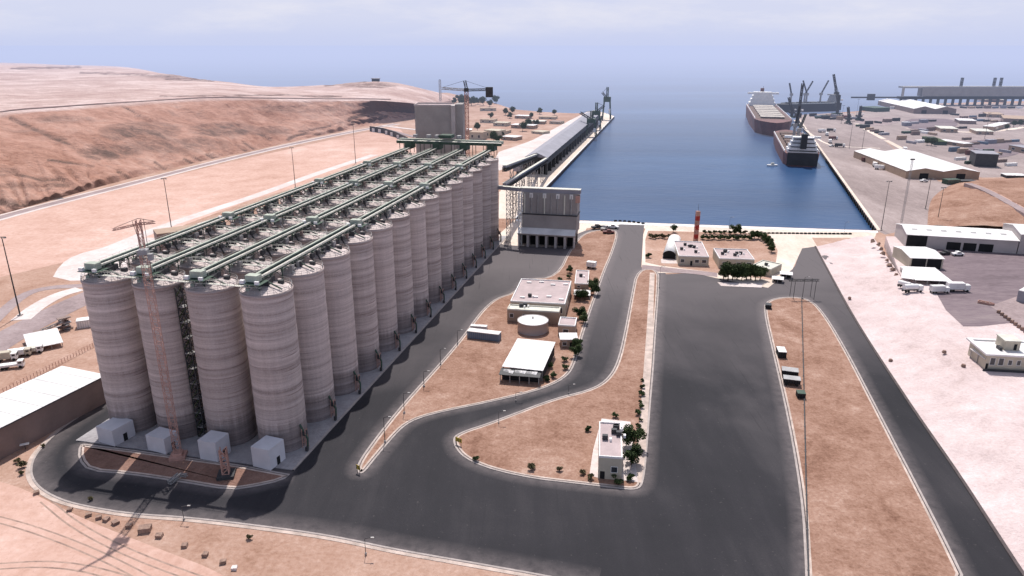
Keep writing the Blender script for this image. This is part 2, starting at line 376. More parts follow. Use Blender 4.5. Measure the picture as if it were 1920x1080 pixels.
#@@PART2
# ------------------------------------------------------------------ sea and land
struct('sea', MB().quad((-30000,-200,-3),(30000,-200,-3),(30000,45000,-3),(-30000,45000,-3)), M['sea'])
land_px = [(967,410),(1152,218),(1131,211),(1076,212.5),(1020,210),(963,205),(930,194),(885,184),(840,174),(700,172),(560,172)]
land = [at(*p) for p in land_px]+[(-900,1500),(-900,50),(900,50),(900,330)]+[at(*p) for p in [(2150,330),(2100,188),(1880,190),(1762,194),(1700,199),(1640,206),(1560,212),(1492,216),(1645,432)]]
MB().prism(land, -5, 0).build('ground', M['sand'], None, False, 'structure')
# the bluff and the desert plateau behind the port: a lofted terrain sheet
cols = [(-260,[(470,0),(440,5),(330,24),(262,46),(245,48),(170,52),(118,56),(112,-8)]),
        (0,  [(402,0),(385,5),(300,24),(216,44),(207,46),(160,47),(124,53),(117,-8)]),
        (110,[(372,0),(360,4),(275,26),(206,44),(198,46),(158,47),(127,50),(121,-8)]),
        (240,[(336,0),(322,5),(255,24),(196,44),(190,45),(160,47),(131,48),(126,-8)]),
        (390,[(300,0),(290,4),(240,20),(187,42),(182,44),(168,44),(150,45),(158,-8)]),
        (500,[(276,0),(266,4),(232,16),(188,38),(183,40),(174,40),(163,38),(168,-8)]),
        (620,[(250,0),(243,4),(222,14),(189,33),(184,35),(172,36),(158,40),(166,-8)]),
        (690,[(236,0),(230,3),(216,12),(190,30),(184,32),(170,37),(153,45),(163,-8)]),
        (745,[(228,0),(222,3),(210,10),(192,26),(186,28),(172,33),(157,40),(166,-8)]),
        (800,[(215,0),(212,2),(205,7),(196,17),(190,20),(181,24),(170,26),(178,-8)]),
        (850,[(203,-1),(200,1),(197,3),(193,6),(190,8),(186,8),(182,7),(186,-8)])]
def cat(p0, p1, p2, p3, t):
    return tuple(.5*((2*b)+(-a+c)*t+(2*a-5*b+4*c-d)*t*t+(-a+3*b-3*c+d)*t**3) for a, b, c, d in zip(p0, p1, p2, p3))
ctl = [[(*at(px, y, z), z) for y, z in rows] for px, rows in cols]
def crv(pts, n):
    out = []
    for i in range(len(pts)-1):
        a = pts[max(i-1, 0)]; d = pts[min(i+2, len(pts)-1)]
        for k in range(n): out.append(cat(a, pts[i], pts[i+1], d, k/n))
    out.append(pts[-1]); return out
NR = [5, 34, 50, 5, 24, 24, 3]
def rowcrv(pts):
    out = []
    for i in range(len(pts)-1):
        a, b = pts[i], pts[i+1]
        for k in range(NR[i]):
            t = k/NR[i]; out.append(tuple(a[j]*(1-t)+b[j]*t for j in range(3)))
    out.append(pts[-1]); return out
NC = 40
rows_ctl = [crv([ctl[c][r] for c in range(len(cols))], NC) for r in range(8)]
grid = [rowcrv([rows_ctl[r][i] for r in range(8)]) for i in range(len(rows_ctl[0]))]
hv = []; nr = len(grid[0]); nc = len(grid)
r_ridge = NR[0]+NR[1]+NR[2]
for i, colm in enumerate(grid):
    for j, (x, y, z) in enumerate(colm):
        if z > .2 and 0 < j < nr-3:
            if j <= r_ridge+2:
                t = min(1, j/12)*min(1, (r_ridge+3-j)/14)
                g = abs(noise.noise(Vector((i*.16, j*.02, 3)))); g2 = noise.fractal(Vector((x*.012, y*.012, 0)), .9, 2, 5)
                led = abs(noise.noise(Vector((x*.006, y*.006, z*.11))))
                wj = i*.11+j*.05+.8*noise.noise(Vector((x*.01, y*.01, 9)))
                g = abs(noise.noise(Vector((wj, j*.03, 3)))); low = max(0, 1-j/30.0)
                z += t*(-11.0*max(0, .25-g)*(.35+1.6*low) + 4.2*g2 + 2.5*led)
            else:
                z += 1.6*noise.fractal(Vector((x*.004, y*.004, 5)), .9, 2, 5)*min(1, (j-r_ridge-2)/5)
                if j > nr-8: z += 1.5*abs(noise.noise(Vector((x*.01, y*.01, 1))))
        hv.append((x, y, z))
m = MB(); m.v = hv
m.f = [(i*nr+j, i*nr+j+1, (i+1)*nr+j+1, (i+1)*nr+j) for i in range(nc-1) for j in range(nr-1)]
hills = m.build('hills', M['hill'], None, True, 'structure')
BL = [(262,247,80,20,.8),(420,243,70,14,.75),(205,285,65,14,.8),(335,272,110,15,.65),(500,246,50,10,.5),(120,225,60,8,.5),(560,205,90,8,.4),(0,322,36,9,.7),(690,160,60,5,.7),(60,348,90,7,.6),(330,143,70,5,.6)]
LN = [([(20,222),(70,243),(110,262),(150,283),(185,297)],3.2),([(0,380),(60,383),(130,374)],5),([(220,322),(248,338)],2),([(345,297),(370,312)],2),([(362,292),(390,306)],2),([(388,290),(404,299)],2),
      ([(440,272),(466,287)],1.8),([(455,268),(480,282)],1.8),([(290,303),(310,318)],2),([(30,326),(80,338),(120,336)],2.2),([(655,224),(690,214),(725,220)],2.5),([(540,260),(575,249),(600,252)],2),([(90,300),(140,306),(175,312)],2),
      ([(300,180),(520,178),(640,181)],1.2),([(20,128),(150,126)],1.4),([(150,136),(240,139),(320,143)],1.3),([(310,147),(400,149)],2.2),([(610,160),(650,153),(700,151)],1.8),([(560,246),(620,236)],1.5),([(230,200),(262,215)],1.2),([(480,250),(508,262)],1.4)]
def segd(px, py, a, b):
    dx, dy = b[0]-a[0], b[1]-a[1]; t = max(0, min(1, ((px-a[0])*dx+(py-a[1])*dy)/(dx*dx+dy*dy))); return math.hypot(px-a[0]-t*dx, py-a[1]-t*dy)
tops_ = [max(0.0, min(1.0, ((k % nr)-(r_ridge-4)+3*noise.noise(Vector((hv[k][0]*.02, hv[k][1]*.02, 4))))/5.0)) for k in range(len(hv))]
at3 = hills.data.attributes.new('flat_top', 'FLOAT', 'POINT'); at3.data.foreach_set('value', tops_)
vals = []
for (x, y, z) in hv:
    px, py = pix(x, y, z); d = 0
    wob = 6*noise.noise(Vector((x*.03, y*.03, 0)))
    for cx, cy, rx, ry, s_ in BL:
        e = ((px-cx)/rx)**2+((py+wob*.4-cy)/ry)**2
        if e < 1: d = max(d, s_*(1-e)**.5*1.3)
    for ln, w_ in LN:
        if ln[0][0]-20 < px < ln[-1][0]+20:
            k = min(segd(px, py+wob*.5, a, b) for a, b in zip(ln, ln[1:]))/w_
            if k < 1.6: d = max(d, min(1, 1.7-k))
    vals.append(d)
for i, d in enumerate(vals):
    if d > .3: v_ = hills.data.vertices[i]; v_.co.z -= 1.2*d*(.4+noise.noise(Vector((v_.co.x*.08, v_.co.y*.08, 7))))
at2 = hills.data.attributes.new('outcrop', 'FLOAT', 'POINT'); at2.data.foreach_set('value', vals)
# rim road along the top of the bluff
def ribbon(name, ids, z_up, wd, mat):
    m = MB(); P = ids
    for k in range(len(P)-1):
        a, b = Vector(P[k]), Vector(P[k+1]); m.bar(a+Vector((0,0,z_up)), b+Vector((0,0,z_up)), wd, .5)
    return m.build(name, mat, None, False, 'structure')
M['rimroad'] = plain('rim_road', L(.20,.12,.11), .95, .15, .05)
mm = MB()
for i in range(10, nc-90):
    for jj, wd in ((r_ridge+3, 0),):
        a = hv[i*nr+jj]; b = hv[i*nr+jj+1]; c = hv[(i+1)*nr+jj+1]; d = hv[(i+1)*nr+jj]
        mm.quad(*[(p[0], p[1], p[2]+.6) for p in (a, d, c, b)])
mm.build('rim_road', M['rimroad'], None, True, 'structure')
# bluish distant hut and mast on the knoll
# ------------------------------------------------------------------ ground sheets left of the silos
def roadstrip(name, pxs, w0, w1, z, mat, smooth=2):
    p = chaikin([at(*q) for q in pxs], smooth, False)
    m = MB(); A = offset(p, w0, False); B = offset(p, w1, False)
    for i in range(len(p)-1):
        m.add([(*A[i],z),(*A[i+1],z),(*B[i+1],z),(*B[i],z)], [(0,1,2,3)] if w1 < w0 else [(3,2,1,0)])
    return m.build(name, mat, None, False, 'structure')
sheet('terrace', [(-300,500),(0,412),(240,350),(440,302),(620,262),(745,236),(800,300),(640,330),(480,372),(350,420),(235,470),(120,492),(0,520),(-300,600)], .02, M['pinksand'])
foot = [(-200,462),(0,405),(120,374),(240,344),(420,298),(560,266),(660,246),(740,232)]
roadstrip('foot_road', foot, 0, -7, .05, M['dusty']); roadstrip('foot_road_edge', foot, 3.4, .8, .10, M['whiteground']); roadstrip('foot_road_verge', foot, -7.2, -10.5, .10, M['whiteground'])
dr = [(-120,440),(0,394),(60,380),(120,372)]
roadstrip('ditch', dr, 6, -1, .14, M['joint'])
bandA = [(195,468),(300,425),(400,392),(480,366),(600,322),(700,290)]
roadstrip('white_road', bandA, 3, -6, .06, M['whiteground']); roadstrip('white_road_lane', [(x+8,y+16) for x, y in bandA], 1, -2.5, .07, M['whiteground'])
sheet('white_pad', [(95,527),(112,497),(140,478),(200,463),(300,440),(320,470),(240,525)], .05, M['whiteground'], 1)
roadstrip('service_road', [(-60,650),(0,588),(45,550),(95,538),(150,536),(260,530)], 2.5, -3, .08, M['dusty'])
roadstrip('haul_road', [(-120,720),(0,640),(80,597),(165,556),(260,520)], 7, -7, .09, M['dusty'])
roadstrip('white_verge', [(40,600),(70,575),(110,553),(150,542)], 4, -3.5, .10, M['whiteground'])
# foreground sand tracks
roadstrip('sand_track', [(-60,905),(30,930),(120,985),(260,1045),(420,1120)], 3, -5, .04, M['pinksand'])
sheet('sand_flat', [(-60,940),(60,925),(160,975),(300,1030),(420,1075),(480,1130),(-60,1130)], .03, M['pinksand'], 2)
M['rut'] = plain('tyre_rut', L(.36,.25,.205), .95, .3, .5)
for k, (pp, o_) in enumerate([([(-40,960),(60,985),(180,1030),(300,1090),(360,1130)], 0), ([(90,935),(150,985),(260,1040),(430,1100),(520,1130)], 0), ([(-40,1060),(120,1050),(260,1085),(380,1130)], 0)]):
    roadstrip('tyre_track', pp, .35, -.05, .045+.002*k, M['rut']); roadstrip('tyre_track', pp, -1.5, -1.9, .045+.002*k, M['rut'])
# ------------------------------------------------------------------ asphalt and islands
asph = [(60,882),(66,858),(84,836),(118,803),(160,775),(205,748)]
asph_w = [at(*p) for p in asph]+[(-95,300),(-72,392),(-12,392)]+[at(*p) for p in [(950,460),(1068,465),(1098,440),(1163,421),(1208,419),(1204,470),(1202,505),(1236,515),(1300,512),(1345,522),(1440,540),(1490,500),(1504,462),(1530,462),(1600,590),(1700,745),(1800,890),(1925,1082),(2010,1200),(1300,1130),(1120,1098),(1020,1078),(930,1062),(850,1048),(740,1029),(620,1003),(480,984),(350,969),(250,963),(170,950),(120,938),(84,920),(66,902)]]
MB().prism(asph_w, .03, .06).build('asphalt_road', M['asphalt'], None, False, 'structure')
def dust(pts, d0, d1, closed=True, z=.066):
    A = offset(pts, d0, closed); B = offset(pts, d1, closed); n = len(pts); m = MB()
    for a, b in zip(A, B): m.v += [(*a, z), (*b, z)]
    for i in range(n if closed else n-1):
        j = (i+1) % n; m.f.append((2*i, 2*j, 2*j+1, 2*i+1))
    o = m.build('road_dust', M['asphalt'], None, False, 'structure')
    at_ = o.data.attributes.new('dust', 'FLOAT', 'POINT')
    if len(at_.data) == 2*n: at_.data.foreach_set('value', [1.0, 0.0]*n)
    return o
edge = chaikin([at(*p) for p in [(205,748),(160,775),(118,803),(84,836),(66,858),(60,882),(66,902),(84,920),(120,938),(170,950),(250,963),(350,969),(480,984),(620,1003),(740,1029),(850,1048),(930,1062),(1020,1078),(1120,1098)]], 2, False)
strip(edge, -.05, -.55, .0, .2, False).build('road_kerb', M['kerb'], None, False, 'structure')
dust(edge, -.1, 5.5, False)
strip(edge, -.55, -1.6, .0, .09, False).build('road_verge', M['kerb2'], None, False, 'structure')
def island(name, pxs, mat, it=2, kerb=True, w=.55):
    p = ccw(chaikin([at(*q) for q in pxs], it)); MB().prism(offset(p, w*2.2), .0, .20).build(name, mat, None, False, 'structure')
    dust(p, .05, -3.6)
    if kerb:
        strip(p, 0, w, .0, .21).build(name+'_kerb', M['kerb'], None, False, 'structure')
        strip(p, w, w*1.5, .0, .14).build(name+'_drain', M['joint'], None, False, 'structure')
        strip(p, w*1.5, w*2.5, .0, .215).build(name+'_kerb_inner', M['kerb2'], None, False, 'structure')
    return p
isl1 = [(1068,466),(1096,434),(1152,430),(1160,440),(1148,478),(1136,505),(1122,545),(1106,590),(1090,640),(1080,680),(1066,706),(1030,726),(980,741),(900,759),(830,773),(785,785),(757,800),(728,832),(700,866),(682,889),(670,888),(668,872),(700,826),(755,757),(826,680),(868,630),(884,607),(905,580),(930,559),(965,549),(984,523),(1042,521)]
isl2 = [(846,822),(868,809),(910,796),(960,777),(1040,747),(1100,733),(1134,716),(1156,684),(1170,625),(1182,560),(1193,505),(1236,505),(1236,540),(1230,620),(1226,690),(1220,760),(1214,840),(1208,905),(1196,921),(1150,916),(1080,908),(1000,899),(930,884),(885,868),(858,850)]
isl3 = [(1430,580),(1438,563),(1475,556),(1520,561),(1548,590),(1590,660),(1650,775),(1710,890),(1770,1005),(1830,1130),(1512,1130),(1508,1040),(1504,960),(1490,860),(1470,755),(1448,660)]
sand_sheet = island('island_west', isl1, M['orange']); island('island_middle', isl2, M['orange']); island('island_east', isl3, M['orange'])
roadstrip('island_path', [(1222,512),(1218,600),(1212,690),(1206,780),(1200,860),(1192,905)], 1.4, -.9, .225, M['kerb2'], 1)
dust(chaikin([at(*p) for p in [(1530,462),(1600,590),(1700,745),(1800,890),(1925,1081),(2010,1200)]], 2, False), .0, 3.5, False)
# silo apron and soil bed in front of it
SIL0 = Vector((-63.7, 176.2)); DR = Vector((math.sin(.2229), math.cos(.2229))); DC = Vector((-math.cos(.2229), math.sin(.2229)))
SR, SCC, SH, SRAD = 17.29, 15.92, 45.5, 6.55
def sp(row, col): v = SIL0+DR*SR*row+DC*SCC*col; return v.x, v.y
q = lambda r, c: tuple(SIL0+DR*r+DC*c)
MB().prism([q(-12.5,-9.3), q(SR*13+9,-9.3), q(SR*13+9, SCC*3+9.5), q(-12.5, SCC*3+9.5)], .05, .3).build('silo_apron', M['apron'], None, False, 'structure')
strip([q(-12.5,-9.3), q(SR*13+9,-9.3)], -.01, -.6, .05, .34, False).build('apron_kerb', M['kerb'], None, False, 'structure')
island('soil_bed', [(148,836),(160,832),(548,886),(530,902),(470,915),(430,920),(340,905),(240,890),(165,884),(146,862)], M['brown_soil'], 1)
# basin strip, pier, compound, right port
sheet('basin_quay', [(1050,412),(1645,433),(1640,446),(1530,446),(1212,430),(1190,421),(1100,428),(1080,470),(940,470),(935,440),(967,411)], .03, M['palequay'])
MB().prism([at(967,411),at(1645,433),at(1647,436.5),at(965,414.5)], .0, .12).build('quay_coping', M['white'], None, False, 'structure')
sheet('compound_paving', [(1212,424),(1450,430),(1520,442),(1532,462),(1504,466),(1486,505),(1440,540),(1344,522),(1300,512),(1236,512),(1203,500),(1206,440)], .10, M['palequay'])
sheet('compound_soil', [(1215,433),(1440,438),(1458,470),(1452,512),(1446,525),(1236,498),(1210,492),(1210,450)], .13, M['sand'])
sheet('compound_lane', [(1204,497),(1345,512),(1345,520),(1300,514),(1203,508)], .16, M['dusty'])
pr = [(1152,218),(1022,352),(985,389),(940,389),(936,330),(985,296),(1104,210)]
sheet('pier_deck', [(1152,218),(967,410),(935,410),(936,360),(1010,292),(1118,208),(1132,211)], .05, M['palequay'])
sheet('pier_yard', [(925,306),(935,285),(985,268),(1000,262),(1068,226),(1100,210),(1118,206),(1030,285),(990,300),(936,320)], .07, M['whiteground'])
strip([at(967,410), at(1152,218)], .0, .9, -.5, .25, False).build('pier_coping', M['white'], None, False, 'structure')
qx = [(1492,216),(1645,432)]
sheet('right_quay', [(1645,433),(1492,216),(1560,212),(1600,212),(1700,300),(1760,340),(1790,345),(1748,372),(1745,420),(1660,440)], .03, M['quay'])
sheet('container_yard', [(1601,211),(1640,207),(1700,200),(1762,195),(2060,192),(2100,330),(1840,333),(1701,299)], .035, M['quay'])
strip([at(1645,432), at(1492,216)], .0, -2.0, -.5, .2, False).build('right_coping', M['palequay'], None, False, 'structure')
# pale lanes on the right-hand port
roadstrip('quay_lane', [(1490,225),(1540,268),(1580,275),(1650,278)], 1, -2, .08, M['palequay'])
roadstrip('quay_lane', [(1606,232),(1640,252),(1690,278),(1740,305)], 3, -3, .085, M['palequay'])
roadstrip('port_road', [(1650,262),(1760,262),(1850,268),(1890,278),(1960,310)], 4, -4, .09, M['dusty'])
roadstrip('port_road', [(1700,240),(1760,245),(1850,250),(1960,232)], 5, -4, .095, M['palequay'])
# orange mound with a road
mound = MB(); A = [(1700,424),(1745,372),(1792,340),(1835,333),(2000,334)]; 
mv = []; rr = [[(1738,424,0),(1748,372,0),(1790,344,0),(1830,337,0),(1990,330,0)],
      [(1762,424,1),(1782,378,4),(1815,352,5),(1850,340,4),(1990,334,3)],
      [(1835,424,2),(1850,388,6),(1870,368,7),(1885,350,5),(1990,342,4)],
      [(2000,430,3),(2000,405,6),(2000,385,6),(2000,366,5),(2000,350,4)]]
rc = [crv([(*at(a, b, c), c) for a, b, c in r], 10) for r in rr]
gr = [crv([rc[k][i] for k in range(4)], 12) for i in range(len(rc[0]))]
n2 = len(gr[0]); mound.v = [(x, y, z+(.8*noise.fractal(Vector((x*.08, y*.08, 0)), .8, 2, 4) if z > .3 else 0)) for c_ in gr for x, y, z in c_]
mound.f = [(i*n2+j, i*n2+j+1, (i+1)*n2+j+1, (i+1)*n2+j) for i in range(len(gr)-1) for j in range(n2-1)]
mound.build('mound', M['orange'], None, True, 'structure')
p = chaikin([at(a, b, 6.5) for a, b in [(1815,345),(1850,358),(1895,383),(1960,420)]], 2, False)
MB().add([], []); strip(p, 2.8, -2.8, 4.0, 7.2, False).build('mound_road', M['dusty'], None, False, 'structure')
strip(p, 4.2, 2.8, 3.8, 6.9, False).build('mound_road_verge', M['pinksand'], None, False, 'structure')
# pale rock slope and upper terrace at right
TZ = 6.0
F = [(1530,462,.1),(1600,590,.1),(1700,745,.1),(1800,890,.1),(1925,1081,.1),(2010,1200,.1)]
K = [(1634,440,.6),(1690,520,5.5),(1738,600,TZ),(1795,690,TZ),(1880,800,TZ),(1990,930,TZ)]
f = crv([(*at(a, b, c), c) for a, b, c in F], 26); k = crv([(*at(a, b, c), c) for a, b, c in K], 26)
m = MB(); n3 = 22
for a, b in zip(f, k):
    for j in range(n3):
        t = j/(n3-1); x, y, z = (a[i]*(1-t)+b[i]*t for i in range(3))
        if 0 < j < n3-1: z += .9*noise.fractal(Vector((x*.09, y*.09, 2)), .8, 2, 5)*math.sin(t*math.pi)**.5
        if j == 0: x -= .9*abs(noise.noise(Vector((x*.4, y*.4, 0))))
        m.v.append((x, y, z))
m.f = [(i*n3+j, (i+1)*n3+j, (i+1)*n3+j+1, i*n3+j+1) for i in range(len(f)-1) for j in range(n3-1)]
m.build('rock_slope', M['rock'], None, True, 'structure')
strip([(x, y) for x, y, z in f], .0, -.8, .0, .35, False).build('slope_toe_ditch', M['joint'], None, False, 'structure')
top = [(x, y) for x, y, z in k if z > 5.2]+[at(2200,930,TZ), at(2200,452,TZ), at(1661,443,TZ)]
MB().prism(top, .0, TZ).build('upper_terrace', M['rock'], None, False, 'structure')
sheet('upper_yard', [(1735,545),(1722,510),(1712,490),(1745,470),(2000,474),(2000,620),(1830,640),(1800,640),(1768,608)], TZ+.05, M['yard'])
sheet('yard_pad', [(1850,600),(1960,560),(1960,690),(1905,640)], TZ+.09, M['dusty'])
#@@PART3
# ------------------------------------------------------------------ silos
COLN = ['rightmost', 'second from right', 'third from right', 'leftmost']
roofm = M['roof_pale']
def body_mb():
    m = MB(); prof = [(SRAD+.12, .3), (SRAD+.12, 1.2)]; z = 1.25
    rnd = random.Random(3)
    while z < 44.6: prof.append((SRAD+rnd.uniform(-.05,.05), z)); z += .9
    prof += [(SRAD, 44.6), (SRAD+.18, 44.7), (SRAD+.18, 45.6), (SRAD-.15, 45.6), (SRAD-.15, 45.3)]
    return m.lathe(prof, 56, close=False)
sil = thing('grain_silo', 'tmp', 'silo', (0,0,0))
body_mb().build('silo_wall', M['silo'], sil, True)
MB().lathe([(SRAD-.14,45.32),(1.4,46.6),(1.2,47.0),(.01,47.05)], 40, close=False).build('roof', roofm, sil)
for i in range(8):
    a = 2*math.pi*i/8; MB().bar((1.4*math.cos(a),1.4*math.sin(a),46.62),(SRAD*math.cos(a)*.97,SRAD*math.sin(a)*.97,45.40),.12,.12).build('roof_rib', M['roof_pale'], sil)
def railing(r, z, h, n=26, t=.07):
    m = MB()
    for i in range(n):
        a, b = 2*math.pi*i/n, 2*math.pi*(i+1)/n
        p = (r*math.cos(a), r*math.sin(a)); q_ = (r*math.cos(b), r*math.sin(b)); m.bar((*p,z),(*p,z+h),t)
        for k in (.5, 1): m.bar((*p,z+h*k),(*q_,z+h*k),t)
    return m
railing(SRAD-.05, 45.5, 1.15).build('railing', M['steel'], sil)
for a in (.9, 3.9): MB().lathe([(.35,45.6),(.35,46.7),(.5,46.72),(.5,46.95),(.02,47.0)], 10, 4.1*math.cos(a), 4.1*math.sin(a)).build('vent', M['roof_pale'], sil)
MB().box(-1.2,1.2,-1.6,1.6,46.4,48.0).build('inlet_box', M['darksteel'], sil)
MB().tube((-.4,.6,48.0),(-4.6,3.2,46.1),.22,.22,8).build('roof_pipe', M['darksteel'], sil); MB().tube((.6,-.8,47.6),(4.9,-2.6,46.1),.22,.22,8).build('roof_pipe', M['greensteel'], sil)
MB().box(2.4,3.8,2.0,3.2,45.7,46.9).build('hatch', M['darksteel'], sil); MB().box(-4.2,-3.2,-3.4,-2.2,45.6,46.5).build('hatch', M['palegreen'], sil)
first = True
for c in range(4):
    for r in range(14):
        lab = f"{ORD[r]} grey concrete silo from the front in the {COLN[c]} row of silos"
        if r == 0: lab = f"front grey concrete silo of the {COLN[c]} row, banded wall and railed roof"
        if r == 13: lab = f"rearmost grey concrete silo of the {COLN[c]} row, by the grey tower"
        x, y = sp(r, c)
        if first: o = sil; o.location = (x, y, 0); o['label'] = lab; o['group'] = 'concrete grain silos'; first = False
        else: dup(sil, (x, y, 0), random.uniform(0, 6.28) if 0 else 0, lab, 'concrete grain silos')
HEAD = -.2229
# conveyor galleries over each row of silos
def gallery(y0, y1, row_name, seg):
    Ln = y1-y0
    t = thing('conveyor_gallery', f"{seg} green roof conveyor gallery over the {row_name} silo row", 'conveyor', (0,0,0), HEAD, 'conveyors on the silo roofs')
    for s in (-1, 1):
        m = MB().box(s*1.15-.34, s*1.15+.34, 0, Ln, 49.75, 50.15); m.build('conveyor_cover', M['cream'] if s > 0 else M['palegreen'], t)
        m = MB().box(s*1.15-.30, s*1.15+.30, 0.1, Ln-.1, 49.2, 49.748); m.build('conveyor_trough', M['greensteel'], t)
    MB().box(-.78,.78,0,Ln,49.0,49.12).build('walkway', M['darksteel'], t)
    for k in range(int(Ln/5.7)+1):
        yy = min(k*5.7+.3, Ln-.3); m = MB()
        for s in (-1, 1):
            m.bar((s*1.6,yy,46.0),(s*1.6,yy,49.2),.2); m.bar((s*1.6,yy,47.0),(-s*1.6,yy,49.0),.12)
        m.bar((-1.8,yy,49.1),(1.8,yy,49.1),.22); m.build('support_frame', M['greensteel'], t)
    m = MB()
    for s in (-1.75, 1.75):
        m = MB()
        for h in (49.9, 50.5): m.bar((s,0,h),(s,Ln,h),.06)
        for k in range(int(Ln/2.5)+1): m.bar((s,k*2.5,49.1),(s,k*2.5,50.5),.06)
        m.build('handrail', M['cream'], t)
    MB().box(-1.7,1.7,-.4,1.8,49.2,50.9).build('drive_house', M['palegreen'], t); MB().tube((-2.3,.6,50.0),(-1.1,.6,50.0),.45,.45,10).build('drive_drum', M['darksteel'], t)
    MB().box(-3.0,3.0,-1.8,2.8,48.8,48.95).build('platform', M['greensteel'], t)
    MB().box(-2.7,-1.5,-1.6,-.7,48.96,49.9).build('motor', M['white'], t); MB().box(1.5,2.6,-1.6,-1.0,48.96,49.8).build('motor', M['white'], t)
    rnd = random.Random(int(Ln*10)); k = 3
    while k < Ln-2:
        s = rnd.choice((-1, 1, 1)); l_ = rnd.uniform(.8, 2.0)
        MB().box(s*1.75-.4, s*1.75+.4, k, k+l_, 47.6, 48.9).tube((s*1.75,k+.4,47.6),(s*2.6,k+.4,46.0),.25,.25,8).build('discharge_spout', M[rnd.choice(['darksteel','darksteel','brownwall','steel'])], t); k += rnd.uniform(2.4, 4.4)
    return t
segs = [(-3.0, 3.15), (3.35, 7.05), (7.25, 10.0), (10.2, 13.6)]
for c in range(4):
    for i, (a, b) in enumerate(segs):
        g = gallery(a*SR*(1 if a > 0 else 1)+(0 if a > 0 else 3.0*SR-4), b*SR, COLN[c], ['nearest','second nearest','third nearest','farthest'][i])
        y0 = a*SR if a > 0 else -4
        v = SIL0+DR*y0+DC*(SCC*c+1.2); g.location = (v.x, v.y, -.8)
# cross walkways linking the roofs
cw = thing('roof_walkway', 'tmp', 'walkway', (0,0,0), HEAD, 'steel walkways crossing the silo roofs')
MB().box(-SCC*3-1,1,-.5,.5,46.9,47.02).build('deck', M['cream'], cw)
m = MB()
for s in (-.5,.5):
    for k in range(25): m.bar((-SCC*3-1+k*2.03,s,47),(-SCC*3-1+k*2.03,s,48.05),.08)
    m.bar((-SCC*3-1,s,48.05),(1,s,48.05),.1)
m.build('handrail', M['cream'], cw)
for r in range(14):
    v = SIL0+DR*(r*SR-3.9); lab = f"{ORD[r]} pale walkway from the front, crossing the silo roofs"
    if r == 0: cw.location = (v.x, v.y, 0); cw['label'] = lab
    else: dup(cw, (v.x, v.y, 0), HEAD, lab)
# head conveyor across the far end
v = SIL0+DR*(13.6*SR)
t = thing('cross_conveyor', 'long green transverse conveyor across the far end of the silo block', 'conveyor', (v.x, v.y, 0), HEAD)
for k, (yy, zz) in enumerate(((0, 51.4), (4.2, 52.0))):
    MB().box(-SCC*3-8, 6, yy-.9, yy+.9, zz, zz+1.5).build('conveyor_cover', M['palegreen'] if k else M['greensteel'], t)
    MB().box(-SCC*3-8, 6, yy-1.1, yy+1.1, zz+1.5, zz+1.65).build('cover_top', M['cream'] if not k else M['palegreen'], t)
for k in range(10): MB().bar((-SCC*3-6+k*6.2, -1.2, 45.6), (-SCC*3-6+k*6.2, -1.2, 53), .3).bar((-SCC*3-6+k*6.2, 5.4, 45.6), (-SCC*3-6+k*6.2, 5.4, 53), .3).bar((-SCC*3-6+k*6.2, -1.2, 52.4), (-SCC*3-6+k*6.2, 5.4, 52.4), .3).build('support_frame', M['greensteel'], t)
for x in (-SCC*3-1, -SCC*2, -SCC, 0): MB().box(x-2, x+2, -1.6, 6, 48.5, 52.5).build('transfer_house', M['greensteel'], t)
MB().box(-30,-23,-1.0,6,54.9,56.6).build('drive_house', M['greensteel'], t)
for x in (-46, -38, -33, -20): MB().box(x, x+2, 0, 3, 54.9, 56.4).build('motor', M['steel'], t)
